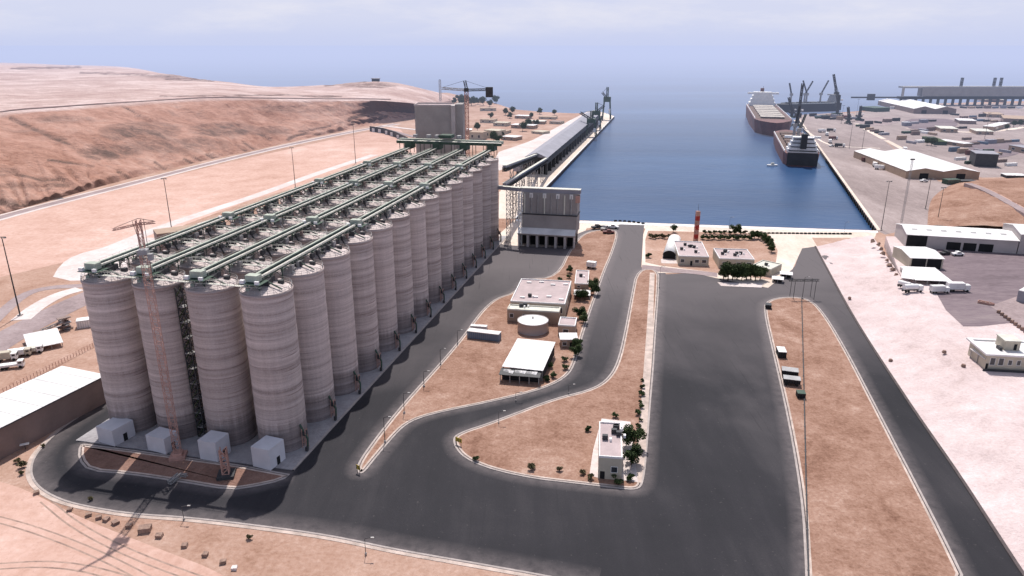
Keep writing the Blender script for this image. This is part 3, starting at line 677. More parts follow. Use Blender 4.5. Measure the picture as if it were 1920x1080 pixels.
# front block huts
def door_at(m, x, y, w, h): pass
def bld(name, label, cat, bl, br, top=None, back=None, depth=None, height=None, z=0.0, wall='beige', roof='roofgrey', rk='parapet',
        windows=None, door=None, group=None, eave=.0, side_windows=None, rise=1.2, units=0, skylights=0, doors=None, seed=1):
    a = Vector(at(bl[0], bl[1], z)); b = Vector(at(br[0], br[1], z)); W = (b-a).length; rot = math.atan2(b.y-a.y, b.x-a.x)
    H = height if height is not None else hgt(a.x, a.y, top)-z
    nx, ny = -math.sin(rot), math.cos(rot)
    if depth is None:
        lo, hi = .5, 400
        for _ in range(40):
            md = (lo+hi)/2
            if pix(a.x+nx*md, a.y+ny*md, z+H)[1] > back: lo = md
            else: hi = md
        depth = lo
    D = depth
    t = thing(name, label, cat, (a.x, a.y, z), rot, group)
    MB().box(0, W, 0, D, -.2 if z else 0.0, H).build('wall', M[wall], t)
    e = eave
    if rk == 'parapet':
        p = min(.35, W*.05); m = MB()
        m.box(-e,W+e,-e,p,H+.004,H+.55); m.box(-e,W+e,D-p,D+e,H+.004,H+.55); m.box(-e,p,p,D-p,H+.004,H+.55); m.box(W-p,W+e,p,D-p,H+.004,H+.55)
        m.build('parapet', M['white'] if roof == 'roofgrey' else M[roof], t)
        MB().box(p,W-p,p,D-p,H+.004,H+.12).build('roof', M[roof], t); rz = H+.12
    elif rk == 'flat':
        MB().box(-e,W+e,-e,D+e,H+.004,H+.3).build('roof', M[roof], t); rz = H+.3
    elif rk == 'gable':         # ridge along local x
        m = MB(); y0, y1 = -e, D+e; x0, x1 = -e, W+e; ym = D/2; th = .18
        m.add([(x0,y0,H),(x1,y0,H),(x1,ym,H+rise),(x0,ym,H+rise),(x0,y1,H),(x1,y1,H),
               (x0,y0,H+th),(x1,y0,H+th),(x1,ym,H+rise+th),(x0,ym,H+rise+th),(x0,y1,H+th),(x1,y1,H+th)],
              [(6,7,8,9),(9,8,11,10),(0,3,2,1),(3,4,5,2),(0,1,7,6),(4,10,11,5),(0,6,9,3),(3,9,10,4),(1,2,8,7),(2,5,11,8)])
        m.build('roof', M[roof], t); rz = H+rise
        MB().add([(0,0,H),(0,D,H),(0,D/2,H+rise-.02),(W,0,H),(W,D,H),(W,D/2,H+rise-.02)], [(0,2,1),(3,4,5)]).build('gable_wall', M[wall], t)
    elif rk == 'shed':
        m = MB(); m.add([(-e,-e,H),(W+e,-e,H),(W+e,D+e,H+rise),(-e,D+e,H+rise),(-e,-e,H+.2),(W+e,-e,H+.2),(W+e,D+e,H+rise+.2),(-e,D+e,H+rise+.2)],
                        [(0,3,2,1),(4,5,6,7),(0,1,5,4),(1,2,6,5),(2,3,7,6),(3,0,4,7)]); m.build('roof', M[roof], t); rz = H+rise
    for (x0, x1, z0, z1) in (windows or []):
        f_ = MB(); fx0, fx1, fz0, fz1 = x0*W, x1*W, z0*H, z1*H; s = .12
        f_.box(fx0-s,fx1+s,-.09,-.005,fz0-s,fz0).box(fx0-s,fx1+s,-.09,-.005,fz1,fz1+s).box(fx0-s,fx0,-.09,-.005,fz0,fz1).box(fx1,fx1+s,-.09,-.005,fz0,fz1)
        fr = f_.build('window', M['white'], t); MB().box(fx0,fx1,-.05,-.005,fz0,fz1).build('pane', M['glass'], fr)
    for (y0, y1, z0, z1, side) in (side_windows or []):
        X = 0 if side < 0 else W; MB().box(X-.06 if side < 0 else X+.004, X-.004 if side < 0 else X+.06, y0*D, y1*D, z0*H, z1*H).build('window', M['glass'], t)
    for (x0, x1, h) in (doors or []): MB().box(x0*W, x1*W, -.07, -.005, 0.02, h).build('door', M['dark'], t)
    rnd = random.Random(seed)
    for k in range(units):
        x, y = rnd.uniform(.12,.8)*W, rnd.uniform(.15,.85)*D
        u = MB().box(x,x+1.5,y,y+1.0,rz+.25,rz+1.35).box(x+.1,x+.3,y+.1,y+.9,rz,rz+.25).box(x+1.2,x+1.4,y+.1,y+.9,rz,rz+.25).build('rooftop_unit', M['darksteel'], t)
        MB().box(x+1.9,x+2.5,y-.6,y+.4,rz,rz+.8).build('duct', M['white'], u)
    for k in range(skylights):
        x = W*(.14+.24*(k % 4)); y = D*(.16+.62*(k//4)+.05*((k*7) % 3)); MB().box(x,x+W*.09,y,y+1.2,rz,rz+.5).build('skylight', M['whitemetal'], t)
    t['_W'] = W; t['_D'] = D; t['_H'] = H
    return t
for i, (bl_, br_, tp, rb, wh) in enumerate([((186,830),(216,839),800,(243,816),'at the foot of the leftmost front silo'),
                     ((278,845),(312,854),816,(338,838),'behind the red crane mast'),
                     ((376,862),(409,868),826,(431,848),'beside the stump of red lattice'),
                     ((475,876),(508,884),838,(532,861),'at the foot of the rightmost front silo')]):
    B_ = Vector(at(*br_)); R_ = Vector(at(*rb)); D = (R_-B_).length
    t = bld('block_hut', f'white concrete block hut {wh}', 'hut', bl_, br_, top=tp+3, depth=D*1.02, wall='hutwhite', roof='hutwhite', rk='flat', eave=.0, group='white huts before the silos')
    W = t['_W']; t.location.z = .3
    MB().box(W+.004, W+.08, D*.45, D*.45+1.2, 0, 2.3).build('door', M['dark'], t)
# pipework standing by each silo foot on the right side
pr_ = thing('pipe_rig', 'tmp', 'pipe rig', (0,0,0), HEAD, 'pipe rigs along the right side of the silos')
m = MB()
for a, b in ((-.8,-.8),(.8,-.8),(.8,.8),(-.8,.8)): m.bar((a,b,.3),(a*.8,b*.8,7.5),.22)
for z in (2.2,4.3,6.4): m.bar((-.8,-.8,z),(.8,.8,z+.9),.16).bar((.8,-.8,z),(-.8,.8,z+.9),.16)
m.build('frame', M['cranered'], pr_)
MB().tube((-1.6,0,9),(1.4,-.6,4.2),.38).tube((1.4,-.6,4.2),(1.6,-1.6,.3),.34).build('pipe', M['greensteel'], pr_)
MB().cbox(0,0,5.1,1.6,1.5,1.6).build('valve_box', M['darksteel'], pr_); MB().cbox(1.7,-2.4,.3,.9,.9,1.6).build('pump', M['darksteel'], pr_)
for r in range(14):
    v = SIL0+DR*(r*SR-1.5)+DC*(-SRAD-.9); lab = f"{ORD[r]} brown and green pipe rig from the front along the silo row"
    if r == 0: pr_.location = (v.x, v.y, 0); pr_['label'] = lab; pr_.scale = (.75,.75,.8)
    else: dup(pr_, (v.x, v.y, 0), HEAD, lab, None, (.75,.75,.8))
# hoist ladder tower between the second and third front silos
v = SIL0+DR*(-2.0)+DC*(SCC*1.5)
t = thing('hoist_tower', 'dark lattice hoist tower squeezed between two front silos', 'hoist tower', (v.x, v.y, .3), HEAD)
MB().lattice((0,0,0),(0,0,44.5),2.2,2.0,.16).build('lattice', M['darksteel'], t)
m = MB()
for k in range(9): MB().box(-1.2,1.2,-1.2,1.2,4.5*k+3,4.5*k+3.15).build('landing', M['steel'], t)
m = MB()
for k in range(15): m.bar((-1,-1.15,k*3),(1,-1.15,k*3+2.9),.35,.12)
m.build('stair', M['leaf'], t)
# tower crane at the front
x, y = at(335, 858)
t = thing('tower_crane', 'slim red lattice tower crane standing before the front silos', 'crane', (x, y, .2), math.radians(12))
zt = hgt(x, y, 478)
MB().lattice((0,0,0),(0,0,zt),1.6,1.9,.085).build('mast', M['cranered'], t)
MB().cbox(0,0,0,4,4,.8).cbox(0,0,.8,2.4,2.4,.8).build('base', M['cranered'], t)
MB().cbox(0,0,zt,2.2,2.2,1.2).box(1.1,2.2,-1.3,.1,zt-1.4,zt+.2).build('slewing_cab', M['steel'], t)
m = MB().lattice((0,0,zt+1.6),(0,0,zt+8.5),1.0,1.4,.11); m.build('apex_tower', M['cranered'], t)
ap = zt+8.5
m = MB(); m.lattice((0,0,ap-1),(-4.5,-4.5,ap-1.1),.4,1.2,.07); m.build('jib', M['cranered'], t)
m = MB(); m.lattice((0,0,ap-1),(3.0,2.6,ap-1.3),.5,1.2,.09); m.build('counter_jib', M['cranered'], t)
MB().bar((0,0,ap+.4),(-4.2,-4.2,ap-.7),.08).bar((0,0,ap+.4),(2.8,2.4,ap-.9),.12).bar((-1,-1,ap),(-.2,-.2,zt+2),.1).bar((1,1,ap),(.8,1,zt-8),.1).build('tie_rope', M['darksteel'], t)
x, y = at(425, 893)
t = thing('mast_stump', 'short red lattice mast section on the soil bed beside a hut', 'crane part', (x, y, .2), .2)
MB().lattice((0,0,.8),(0,0,8),1.6,1.6,.16).build('lattice', M['cranered'], t); MB().cbox(0,0,0,4.2,4.2,.8).build('base', M['darksteel'], t)
x, y = at(318, 910); x2, y2 = at(338, 897)
t = thing('lattice_boom', 'grey lattice boom lying on the ground in the silo shadow', 'crane part', (x, y, .2), 0)
MB().lattice((0,0,.6),(x2-x,y2-y,.9),.9,1.1,.12).lattice((x2-x,y2-y,.9),(x2-x+2.2,y2-y-.8,1.2),.6,1,.1).build('lattice', M['steel'], t)
#@@PART4
# ------------------------------------------------------------------ trees and shrubs
def crown_mb(rx, ry, rz, cz, n, leaf, seed, blobs=7):
    rnd = random.Random(seed); m = MB(); bl = []
    for _ in range(blobs):
        a = rnd.uniform(0, 6.28); r = rnd.uniform(.15, .7)
        bl.append((rx*r*math.cos(a), ry*r*math.sin(a), cz+rz*rnd.uniform(-.55, .6), rnd.uniform(.35, .6)))
    for i in range(n):
        bx, by, bz, br = rnd.choice(bl)
        d = Vector((rnd.gauss(0,1), rnd.gauss(0,1), rnd.gauss(0,1))).normalized()*(rnd.random()**.4)
        c = Vector((bx+d.x*rx*br, by+d.y*ry*br, bz+d.z*rz*br))
        nrm = Vector((rnd.gauss(0,1), rnd.gauss(0,1), rnd.gauss(0,1)+.8)).normalized()
        u = nrm.orthogonal().normalized()*leaf*rnd.uniform(.6, 1.3); v = nrm.cross(u)*rnd.uniform(.5, .9)
        m.add([c-u-v, c+u-v*.4, c+u*.5+v, c-u*.6+v*.8], [(0,1,2,3)])
    return m
def trunk_mb(h, r, seed):
    rnd = random.Random(seed); m = MB().tube((0,0,-.1),(.1,.05,h*.5), r, r*.7, 8)
    for k in range(4):
        a = k*1.6+rnd.random(); m.tube((.1,.05,h*.45),(math.cos(a)*h*.3, math.sin(a)*h*.3, h*rnd.uniform(.75,1)), r*.5, r*.2, 6)
    return m
def tree_proto(kind, seed, mat='leaf', R=2.5, H=5, n=900, leaf=.32):
    t = thing(kind, 'tmp', 'tree' if 'tree' in kind else 'shrub', (0,0,0))
    crown_mb(R, R, H*.42, H*.58, n, leaf, seed, 9).build('crown', M[mat], t)
    trunk_mb(H*.6, .18*H/5, seed).build('trunk', M['bark'], t)
    return t
PROT = {}
def plant(kind, px, py, size, label, group=None, mat='leaf', z=.15, sz=None):
    key = (kind, mat, random.randint(0, 1)); x, y = at(px, py, z); rot = random.uniform(0, 6.28)
    if key not in PROT:
        p = tree_proto(kind, 11+len(PROT), mat, *( (2.6, 5.2, 2400, .20) if 'tree' in kind else (1.0, 1.5, 420, .17) )); PROT[key] = p
        p.location = (x, y, z); p.rotation_euler = (0,0,rot); p.scale = (size, size, size*(sz or 1)); p['label'] = label
        if group: p['group'] = group
        return p
    return dup(PROT[key], (x, y, z), rot, label, group, (size, size, size*(sz or 1)))
# ------------------------------------------------------------------ lamp masts
def lamp(px, py, toppy, label, group='tall lamp masts', z=0.0, r=.22, head=1.6, name='lamp_mast', cat='lamp post'):
    x, y = at(px, py, z); h = hgt(x, y, toppy)-z
    t = thing(name, label, cat, (x, y, z), 0, group)
    MB().tube((0,0,0),(0,0,h), r, r*.55, 8).build('pole', M['darksteel'], t)
    if head > 1:
        MB().box(-head,head,-.15,.15,h,h+.25).build('crossarm', M['darksteel'], t)
        for s in (-1, 1): MB().box(s*head*.75-.35, s*head*.75+.35, -.5, .35, h-.35, h-.01).build('floodlight', M['steel'], t)
    else:
        MB().bar((0,0,h),(head*1.6,0,h+.3),.12).build('arm', M['darksteel'], t); MB().box(head*1.6-.1,head*1.6+.6,-.15,.15,h+.2,h+.38).build('lamp_head', M['steel'], t)
    MB().cbox(0,0,0,r*5,r*5,.5).build('base', M['concrete'], t)
lamp(38,592,445,'leftmost tall lamp mast, rising beside the dusty road', r=.3)
lamp(323,437,335,'second tall lamp mast from the left, behind the silo roofs', r=.28)
lamp(554,352,277,'third tall lamp mast from the left on the pink terrace', r=.28)
lamp(667,306,230,'fourth tall lamp mast from the left, near the end of the terrace', r=.28)
for i, (a, b, c_, w_) in enumerate([(1652,432,340,'tall dark lamp mast at the corner of the basin'),(1758,412,352,'lamp mast before the orange mound'),(1735,392,335,'lamp mast on the quay left of the orange mound'),
      (1592,278,228,'lamp mast on the pale quay lane'),(1614,294,244,'lamp mast at the left end of the quay shed'),(1577,232,198,'lamp mast by the mobile cranes'),(1605,222,186,'lamp mast behind the parked trucks'),
      (1846,260,212,'lamp mast amid the container yard')]):
    lamp(a, b, c_, w_, 'lamp masts of the right-hand quay', r=.22)
for i, (a, b, c_) in enumerate([(722,829,783),(758,775,738),(795,725,697),(826,684,655),(858,645,620)]):
    lamp(a, b, c_, f"{ORD[i]} slim street lamp from the near tip along the long strip", 'street lamps on the strip', r=.12, head=.9, z=.2, name='street_lamp')
for i, (a, b, c_, w_) in enumerate([(1366,441,408,'street lamp behind the green garden'),(1582,440,417,'street lamp on the far right of the basin edge'),(967,752,737,'street lamp by the curved road below the white shed'),
      (935,794,772,'street lamp on the kerb of the middle island'),(1066,738,722,'street lamp at the bend of the middle road'),(1236,540,500,'street lamp at the far end of the middle island'),(345,975,950,'short thin pole beside the front road kerb'),(686,1040,1010,'short pole at the near road edge')]):
    lamp(a, b, c_, w_, 'street lamps', r=.08, head=.9, z=.1, name='street_lamp')
# lattice mast on the right quay
for a, b, c_, lab in [(1690,418,300,'tall grey lattice mast behind the big white warehouse'),(826,196,150,'thin lattice mast on the headland left of the tower crane')]:
    x, y = at(a, b, 0 if a > 900 else 8); h = hgt(x, y, c_); t = thing('lattice_mast', lab, 'mast', (x, y, 0))
    MB().lattice((0,0,0),(0,0,h),.9 if a > 900 else 3,2.6 if a > 900 else 5,.06 if a > 900 else .4).build('lattice', M['steel'], t); MB().cbox(0,0,h,2.4,1.2,.8).build('lamp_head', M['darksteel'], t)
# red and white mast
x, y = at(1304,455,.1); h = hgt(x, y, 396); t = thing('radio_mast', 'red and white banded lattice mast behind the compound', 'mast', (x, y, .1))
nseg = 7
for k in range(nseg): MB().lattice((0,0,h*k/nseg),(0,0,h*(k+1)/nseg-.02),1.9,1.5,.2).cbox(0,0,h*k/nseg,1.5,1.5,h/nseg-.05).build('section', M['red'] if k % 2 else M['cranered'], t)
MB().tube((0,0,h),(0,0,h+4),.12,.05,6).build('antenna', M['darksteel'], t)
# ------------------------------------------------------------------ buildings, centre
W6 = [(.06+.155*i, .14+.155*i, .45, .7) for i in range(6)]
x = bld('office_building', 'flat-roofed beige office block with rows of white skylights', 'building', (957,590), (1059,596), top=566, back=524, wall='beige', roof='roofgrey', windows=[(.03,.28,.35,.75),(.36,.62,.35,.75),(.68,.95,.35,.75)], skylights=8, units=1, seed=4, side_windows=[(.1,.3,.3,.6,1),(.5,.7,.3,.6,1)])
bld('annex_building', 'low beige annex in front of the skylit office block', 'building', (951,603), (1048,609), top=581, depth=5.5, wall='tan', roof='cream', windows=[(.05,.12,.4,.7),(.3,.4,.4,.7)], units=2, seed=8)
x, y = at(999,619,.2); t = thing('storage_tank', 'round grey tank with a white conical lid beside the annex', 'tank', (x, y, .2))
R_ = 28.5/FPX*math.hypot(y, CAMH)*1.0; h = hgt(x, y, 602)
MB().lathe([(R_,0),(R_,h),(R_+.12,h),(R_+.12,h+.35),(R_-.1,h+.35)],48,close=False).build('tank_wall', M['concrete2'], t, True)
MB().lathe([(R_-.02,h+.2),(.5,h+.9),(.01,h+.95)],48,close=False).build('lid', M['whitemetal'], t); MB().cbox(0,0,h+.9,.5,.5,.8).build('vent', M['steel'], t)
MB().tube((R_+.2,0,0),(R_+.2,0,h+.6),.1).build('pipe', M['steel'], t)
bld('pump_house', 'small square brown block with a grey roof beside the round tank', 'building', (1046,630), (1078,632), top=611, back=596, wall='tan', roof='roofgrey', windows=[(.3,.6,.4,.7)], units=0)
bld('gate_lodge', 'little white-roofed lodge below the square brown block', 'building', (1052,652), (1081,652), top=637, back=626, wall='tan', roof='whitemetal', rk='flat', eave=.5, windows=[(.1,.35,.3,.7)], doors=[(.55,.8,2.1)])
bld('store_block', 'small tan block with grey roof behind the skylit office', 'building', (1077,541), (1103,542), top=533, back=508, wall='tan', roof='roofgrey', windows=[(.2,.4,.3,.7)], units=1, seed=3)
def canopy(name, label, cat, bl, br, top, back, z=.2, roof='whitemetal', posts=4, rise=.4, clutter=0, group=None, depth=None, under='dark'):
    a = Vector(at(bl[0], bl[1], z)); b = Vector(at(br[0], br[1], z)); W = (b-a).length; rot = math.atan2(b.y-a.y, b.x-a.x); H = hgt(a.x, a.y, top)-z
    nx, ny = -math.sin(rot), math.cos(rot); lo, hi = .5, 100
    for _ in range(30):
        md = (lo+hi)/2
        if pix(a.x+nx*md, a.y+ny*md, z+H+rise)[1] > back: lo = md
        else: hi = md
    D = depth or lo; t = thing(name, label, cat, (a.x, a.y, z), rot, group)
    m = MB(); e = .4
    m.add([(-e,-e,H),(W+e,-e,H),(W+e,D+e,H+rise),(-e,D+e,H+rise),(-e,-e,H+.16),(W+e,-e,H+.16),(W+e,D+e,H+rise+.16),(-e,D+e,H+rise+.16)],
          [(0,3,2,1),(4,5,6,7),(0,1,5,4),(1,2,6,5),(2,3,7,6),(3,0,4,7)]); m.build('roof', M[roof], t)
    m = MB()
    for k in range(int(W/1.2)): m.box(k*1.2-.04, k*1.2+.04, -e+.02, -e+.1, H+.17, H+.2)
    for i in range(posts):
        for yy in (.1, D-.1): MB().box(W*i/(posts-1)-.12, W*i/(posts-1)+.12, yy-.12, yy+.12, 0, H+rise*(yy/D)-.01).build('post', M['steel'], t)
    MB().box(.3, W-.3, D*.55, D-.3, 0, H*.85).build('back_wall', M[under], t)
    return t, W, D, H
canopy('carport', 'small white carport half hidden by trees', 'carport', (1077,560), (1105,561), 553, 544, posts=3)
t, W, D, H = canopy('open_shed', 'large open shed with a wide white sheet roof', 'shed', (944,706), (1016,714), 687, 636, rise=1.2, posts=5)
MB().box(W+.05, W+.15, .3, D-.3, .5, H).build('side_sheet', M['dark'], t)
t, W, D, H = canopy('lean_to', 'ragged dark lean-to patched with white tarpaulins below the white shed', 'lean-to', (938,716), (1010,722), 702, 691, roof='darksteel', posts=5, rise=.5)
rnd = random.Random(2)
for k in range(6):
    x0 = W*(.06+.15*k); m = MB(); y0 = rnd.uniform(.2, .5)*D; x1 = x0+W*rnd.uniform(.10,.16); y1 = y0+D*.35
    m.add([(x0,y0,H+.42),(x1,y0-.3,H+.36),(x1+.3,y1,H+.78),(x0-.2,y1,H+.72),((x0+x1)/2,(y0+y1)/2,H+.95)], [(0,1,4),(1,2,4),(2,3,4),(3,0,4)]); m.build('tarpaulin', M['whitemetal'] if k % 2 else M['steel'], t)
def trailer(name, label, cat, bl, br, hgt_=3.0, depth=2.8, body='whitemetal', side='blue', z=.2, wheels=True, group=None):
    a = Vector(at(bl[0], bl[1], z)); b = Vector(at(br[0], br[1], z)); W = (b-a).length; rot = math.atan2(b.y-a.y, b.x-a.x)
    t = thing(name, label, cat, (a.x, a.y, z), rot, group); z0 = .9 if wheels else .05
    MB().box(0,W,0,depth,z0,z0+hgt_).build('body', M[side], t); MB().box(-.05,W+.05,-.05,depth+.05,z0+hgt_+.004,z0+hgt_+.12).build('roof', M[body], t)
    m = MB(); k = .6
    while k < W-.4: m.box(k,k+.1,-.05,-.004,z0+.15,z0+hgt_-.1); k += .8
    m.box(.1,W-.1,-.06,-.004,z0+hgt_-.18,z0+hgt_-.02); m.build('rib', M['steel'] if side != 'dark' else M['darksteel'], t)
    if wheels:
        for k in ((.12,.2,.78,.86) if W > 7 else (.2,.8)):
            for yy in (.05, depth-.45): MB().tube((W*k,yy,.5),(W*k,yy+.4,.5),.5,.5,12).build('wheel', M['rubber'], t)
    return t
trailer('site_cabin', 'long blue-grey site cabin with white roof at the island edge', 'cabin', (876,634), (935,641), 2.8, 3.2, wheels=False)
x_ = trailer('flat_container', 'low white container behind the blue-grey site cabin', 'container', (882,617), (912,619), 1.2, 2.0, side='whitemetal', wheels=False)
trailer('parked_truck', 'small white truck beside the tan block roof', 'truck', (1099,503), (1115,505), 2.3, 3.0, side='white')
MB_ = None
# scrap and pickups near the quay
def car(label, px, py, col='white', rot=0., z=.1, kind='pickup_truck', cat='car', s=1.0, group=None):
    x, y = at(px, py, z); t = thing(kind, label, cat, (x, y, z), rot, group); t.scale = (s, s, s)
    m = MB(); prof = [(-2.4,.45),(2.4,.45),(2.45,1.0),(1.3,1.15),(.7,1.75),(-.6,1.8),(-.85,1.15),(-2.4,1.1)]
    n = len(prof); m.add([(a, -.9, b) for a, b in prof]+[(a, .9, b) for a, b in prof], [tuple(range(n)), tuple(range(2*n-1, n-1, -1))]+[(i, n+i, n+(i+1) % n, (i+1) % n) for i in range(n)])
    m.build('body', M[col], t)
    MB().add([(1.22,-.75,1.2),(1.22,.75,1.2),(.78,.7,1.66),(.78,-.7,1.66)], [(0,1,2,3)]).box(-.6,.7,-.93,-.902,1.2,1.62).box(-.6,.7,.902,.93,1.2,1.62).build('window', M['glass'], t)
    for a in (-1.5, 1.5):
        for b in (-.92, .70): MB().tube((a,b,.4),(a,b+.22,.4),.4,.4,12).build('wheel', M['rubber'], t)
    return t
car('dark pickup at the left of the group by the basin edge', 1120, 429, 'darksteel', .3, s=1.5); car('silver pickup in the middle of the group by the basin edge', 1134, 431, 'steel', 1.0, s=1.5)
car('dusty white pickup at the right of the group by the basin edge', 1149, 428, 'white', -.3, s=1.4); car('red-brown van nearest in the group by the basin edge', 1141, 438, 'hullred', 0, s=1.4)
# guard house on the middle island
sheet('guard_pavement', [(1105,892),(1112,845),(1128,786),(1182,792),(1196,905),(1168,902),(1120,897)], .24, M['whiteground'])
t = bld('guard_house', 'beige guard house with white-rimmed roof at the tip of the middle island', 'building', (1121,897), (1165,900), top=858, back=793, z=.24, wall='beige', roof='roofgrey', doors=[(.08,.28,2.2)], windows=[(.55,.8,.35,.6)], units=5, seed=5)
for i, (a, b, s_) in enumerate([(1186,838,1.25),(1184,872,1.15)]): plant('shade_tree', a, b, s_, ['large dark green tree right of the guard house','second dark tree nearer the kerb by the guard house'][i], 'trees beside the guard house')
for i, (a, b) in enumerate([(1204,715),(1205,728),(1202,742),(1200,756),(1203,765),(1196,778),(1201,790),(1196,802)]):
    plant('leafy_shrub', a, b, .7+.25*(i % 3), f"{ORD[i]} shrub from the far end of the row by the middle path", 'shrubs along the middle path')
for a, b, s_, lab in [(1103,808,1.1,'lone shrub on bare soil left of the guard house'),(1153,783,1.1,'shrub behind the guard house roof'),(1150,897,1.4,'green shrub against the front of the guard house'),(1160,910,1.3,'shrub between guard house and kerb'),
        (996,880,1.2,'dry shrub left of the centre of the near kerb'),(1050,884,.9,'dry shrub on the near kerb of the island'),(1108,899,1.0,'dry shrub left of the guard pavement'),(893,864,1.0,'low shrub near the island tip'),(1182,900,1.2,'shrub at the right front corner of the guard house'),(1092,889,.9,'small dry shrub near the front kerb')]:
    plant('leafy_shrub', a, b, s_, lab, 'single shrubs', 'leafdry' if 'dry' in lab else 'leaf')
def board(px, py, label, w=2.2, h=1.3):
    x, y = at(px, py, .2); t = thing('road_sign', label, 'sign', (x, y, .2), -.6)
    for s in (-1, 1): MB().box(s*w*.35-.06, s*w*.35+.06, .05, .15, 0, 2.0).build('post', M['darksteel'], t)
    MB().box(-w/2,w/2,-.04,.04,.9,.9+h).build('board', M['yellow'], t)
    m = MB()
    for k in (-.6, 0, .6): m.add([(k-.12,-.05,1.0),(k+.14,-.05,1.0),(k+.34,-.05,1.55),(k+.14,-.05,2.1),(k-.12,-.05,2.1),(k+.1,-.05,1.55)], [(0,1,2,5),(5,2,3,4)])
    m.build('chevron', M['darksteel'], t)
board(860,834,'yellow chevron board at the rounded tip of the middle island', 2.2, 1.3); board(672,886,'small yellow marker board at the near tip of the long strip', 1.2, 1.3)
# trees around the office group
for i, (a, b, s_, k) in enumerate([(1068,512,.75,0),(1112,541,1.0,1),(1114,552,1.1,1),(1083,563,.9,0),(1096,564,.95,0),(1086,596,1.0,0),(1094,606,.9,0),(1079,668,.9,0),(1082,655,.8,0)]):
    plant('shade_tree', a, b, s_, ['small tree behind the skylit office','upper tree beside the carport','lower tree beside the carport','left tree in front of the carport','right tree in front of the carport',
      'left tree right of the annex','right tree right of the annex','lower tree by the white-roofed lodge','upper tree by the white-roofed lodge'][i], 'trees of the office yard')
for i, (a, b) in enumerate([(1059,678),(1060,693),(1038,708),(1025,714),(1032,690),(1087,645),(1066,522),(1049,527)]):
    plant('leafy_shrub', a, b, 1.3, ['upper round shrub right of the open shed','lower round shrub right of the open shed','shrub at the corner of the curved road','shrub beside the lean-to','shrub at the side of the open shed','shrub by the lodge wall','shrub behind the office roof','shrub at the far corner of the office'][i], 'shrubs of the office yard')
# loading building
a = at(972,462); b = at(1076,468)
W = math.dist(a, b); rot = math.atan2(b[1]-a[1], b[0]-a[0]); H = hgt(a[0], a[1], 355)
t = thing('loading_building', 'tall concrete truck loading building with six bays and white canopy', 'building', (*a, 0), rot)
s = H/34.0; bay = 8.2*s; D = 17.0
MB().box(1.5,W+.6,3.2,D,bay,H*.56).build('hopper_wall', M['concrete'], t)
MB().box(1.5,W+.6,4.6,D-1.4,H*.56+.004,H*.93).build('upper_bin', M['concrete'], t)
for k in range(7): MB().box(W*k/6-.6 if k else 0, W*k/6+.6 if k < 6 else W, 0, 5, 0, bay-.9).build('bay_pier', M['concrete2'], t)
MB().box(.2,W-.2,6,D,0,bay).build('bay_back', M['dark'], t)
MB().box(-.4,W+.4,-.4,5.2,bay-.9+.004,bay).build('lintel', M['concrete'], t)
MB().add([(-.6,-1.2,bay+.01),(W+.4,-1.2,bay+.01),(W+.4,3.19,bay+2.2),(-.6,3.19,bay+2.2),(-.6,-1.2,bay+.25),(W+.4,-1.2,bay+.25),(W+.4,3.19,bay+2.5),(-.6,3.19,bay+2.5)],
         [(0,3,2,1),(4,5,6,7),(0,1,5,4),(1,2,6,5),(2,3,7,6),(3,0,4,7)]).build('canopy', M['whitemetal'], t)
for k in range(8):
    x0 = 2.5+(W-3)*k/7.6; MB().tube((x0,4.2,H*.57),(x0,4.2,H*.90),.42,.42,10).build('down_pipe', M['steel'] if k % 3 else M['cream'], t)
    if k % 2: MB().box(x0-.9,x0+.9,3.9,4.5,H*.84,H*.92).build('valve_box', M['white'], t)
MB().box(1.2,W+1,3.0,D,H*.56-.3,H*.56+.003).build('gantry_deck', M['darksteel'], t)
MB().box(.2,W+2,5,9,H*.93+.004,H*.99).build('roof_conveyor', M['shedroof'], t); MB().box(0,W+2,4.8,9.2,H*.99+.004,H).build('roof', M['cream'], t)
MB().lattice((.2,3.6,0),(.2,3.6,H*.93),1.8,2.2,.2).build('stair_tower', M['white'], t)
MB().box(W-.4,W+1.8,4.2,7,H*.78,H*.9).build('control_cabin', M['cranered'], t)
# bridge from silos to loading building
s0 = SIL0+DR*(13*SR)+DC*(-SRAD); e0 = Vector(a)
zb = H-1.5
t = thing('conveyor_bridge', 'covered conveyor bridge from the last silo to the loading building', 'conveyor', (s0.x, s0.y, 0))
d = (e0-s0); MB().bar((0,0,zb),(d.x+4,d.y+6,zb),2.4,1.8).build('casing', M['shedroof'], t); MB().bar((0,0,zb+1),(d.x+4,d.y+6,zb+1),2.7,.2).build('cover_top', M['cream'], t)
m = MB()
for k in range(1): m.lattice((d.x*.5,d.y*.5+3,0),(d.x*.5,d.y*.5+3,zb-1),2.2,2.5,.2)
m.build('trestle', M['steel'], t)
# head tower
a = at(778,268,0); tw = Vector((-49.0, 452.0))
def boxthing(): pass
xl, xr = (778-960)/FPX, (845-960)/FPX
def xat(px, y, z): # world x for a column px at depth y, height z
    dd = y*math.cos(PITCH)-(z-CAMH)*math.sin(PITCH); return (px-960)/FPX*dd
Y0 = 440.0; HT = 0
lo, hi = 20, 104
for _ in range(30):
    md = (lo+hi)/2
    if pix(-50, Y0, md)[1] > 199: lo = md
    else: hi = md
HT = lo
x0, x1, x2, x3 = xat(777,Y0,HT), xat(846,Y0,HT), xat(853,Y0,HT), xat(867,Y0,HT)
t = thing('head_tower', 'tall windowless grey concrete tower behind the silo block', 'building', (x0, Y0, 0), -.03)
MB().box(0,x1-x0,0,16,0,HT).build('wall', M['concrete'], t)
MB().box(x1-x0+.01,x2-x0,-1.2,12,0,HT+.4).build('stair_core', M['concrete2'], t); MB().box(x2-x0+.01,x3-x0,1.5,14,0,HT+1).build('side_wall', M['concrete'], t)
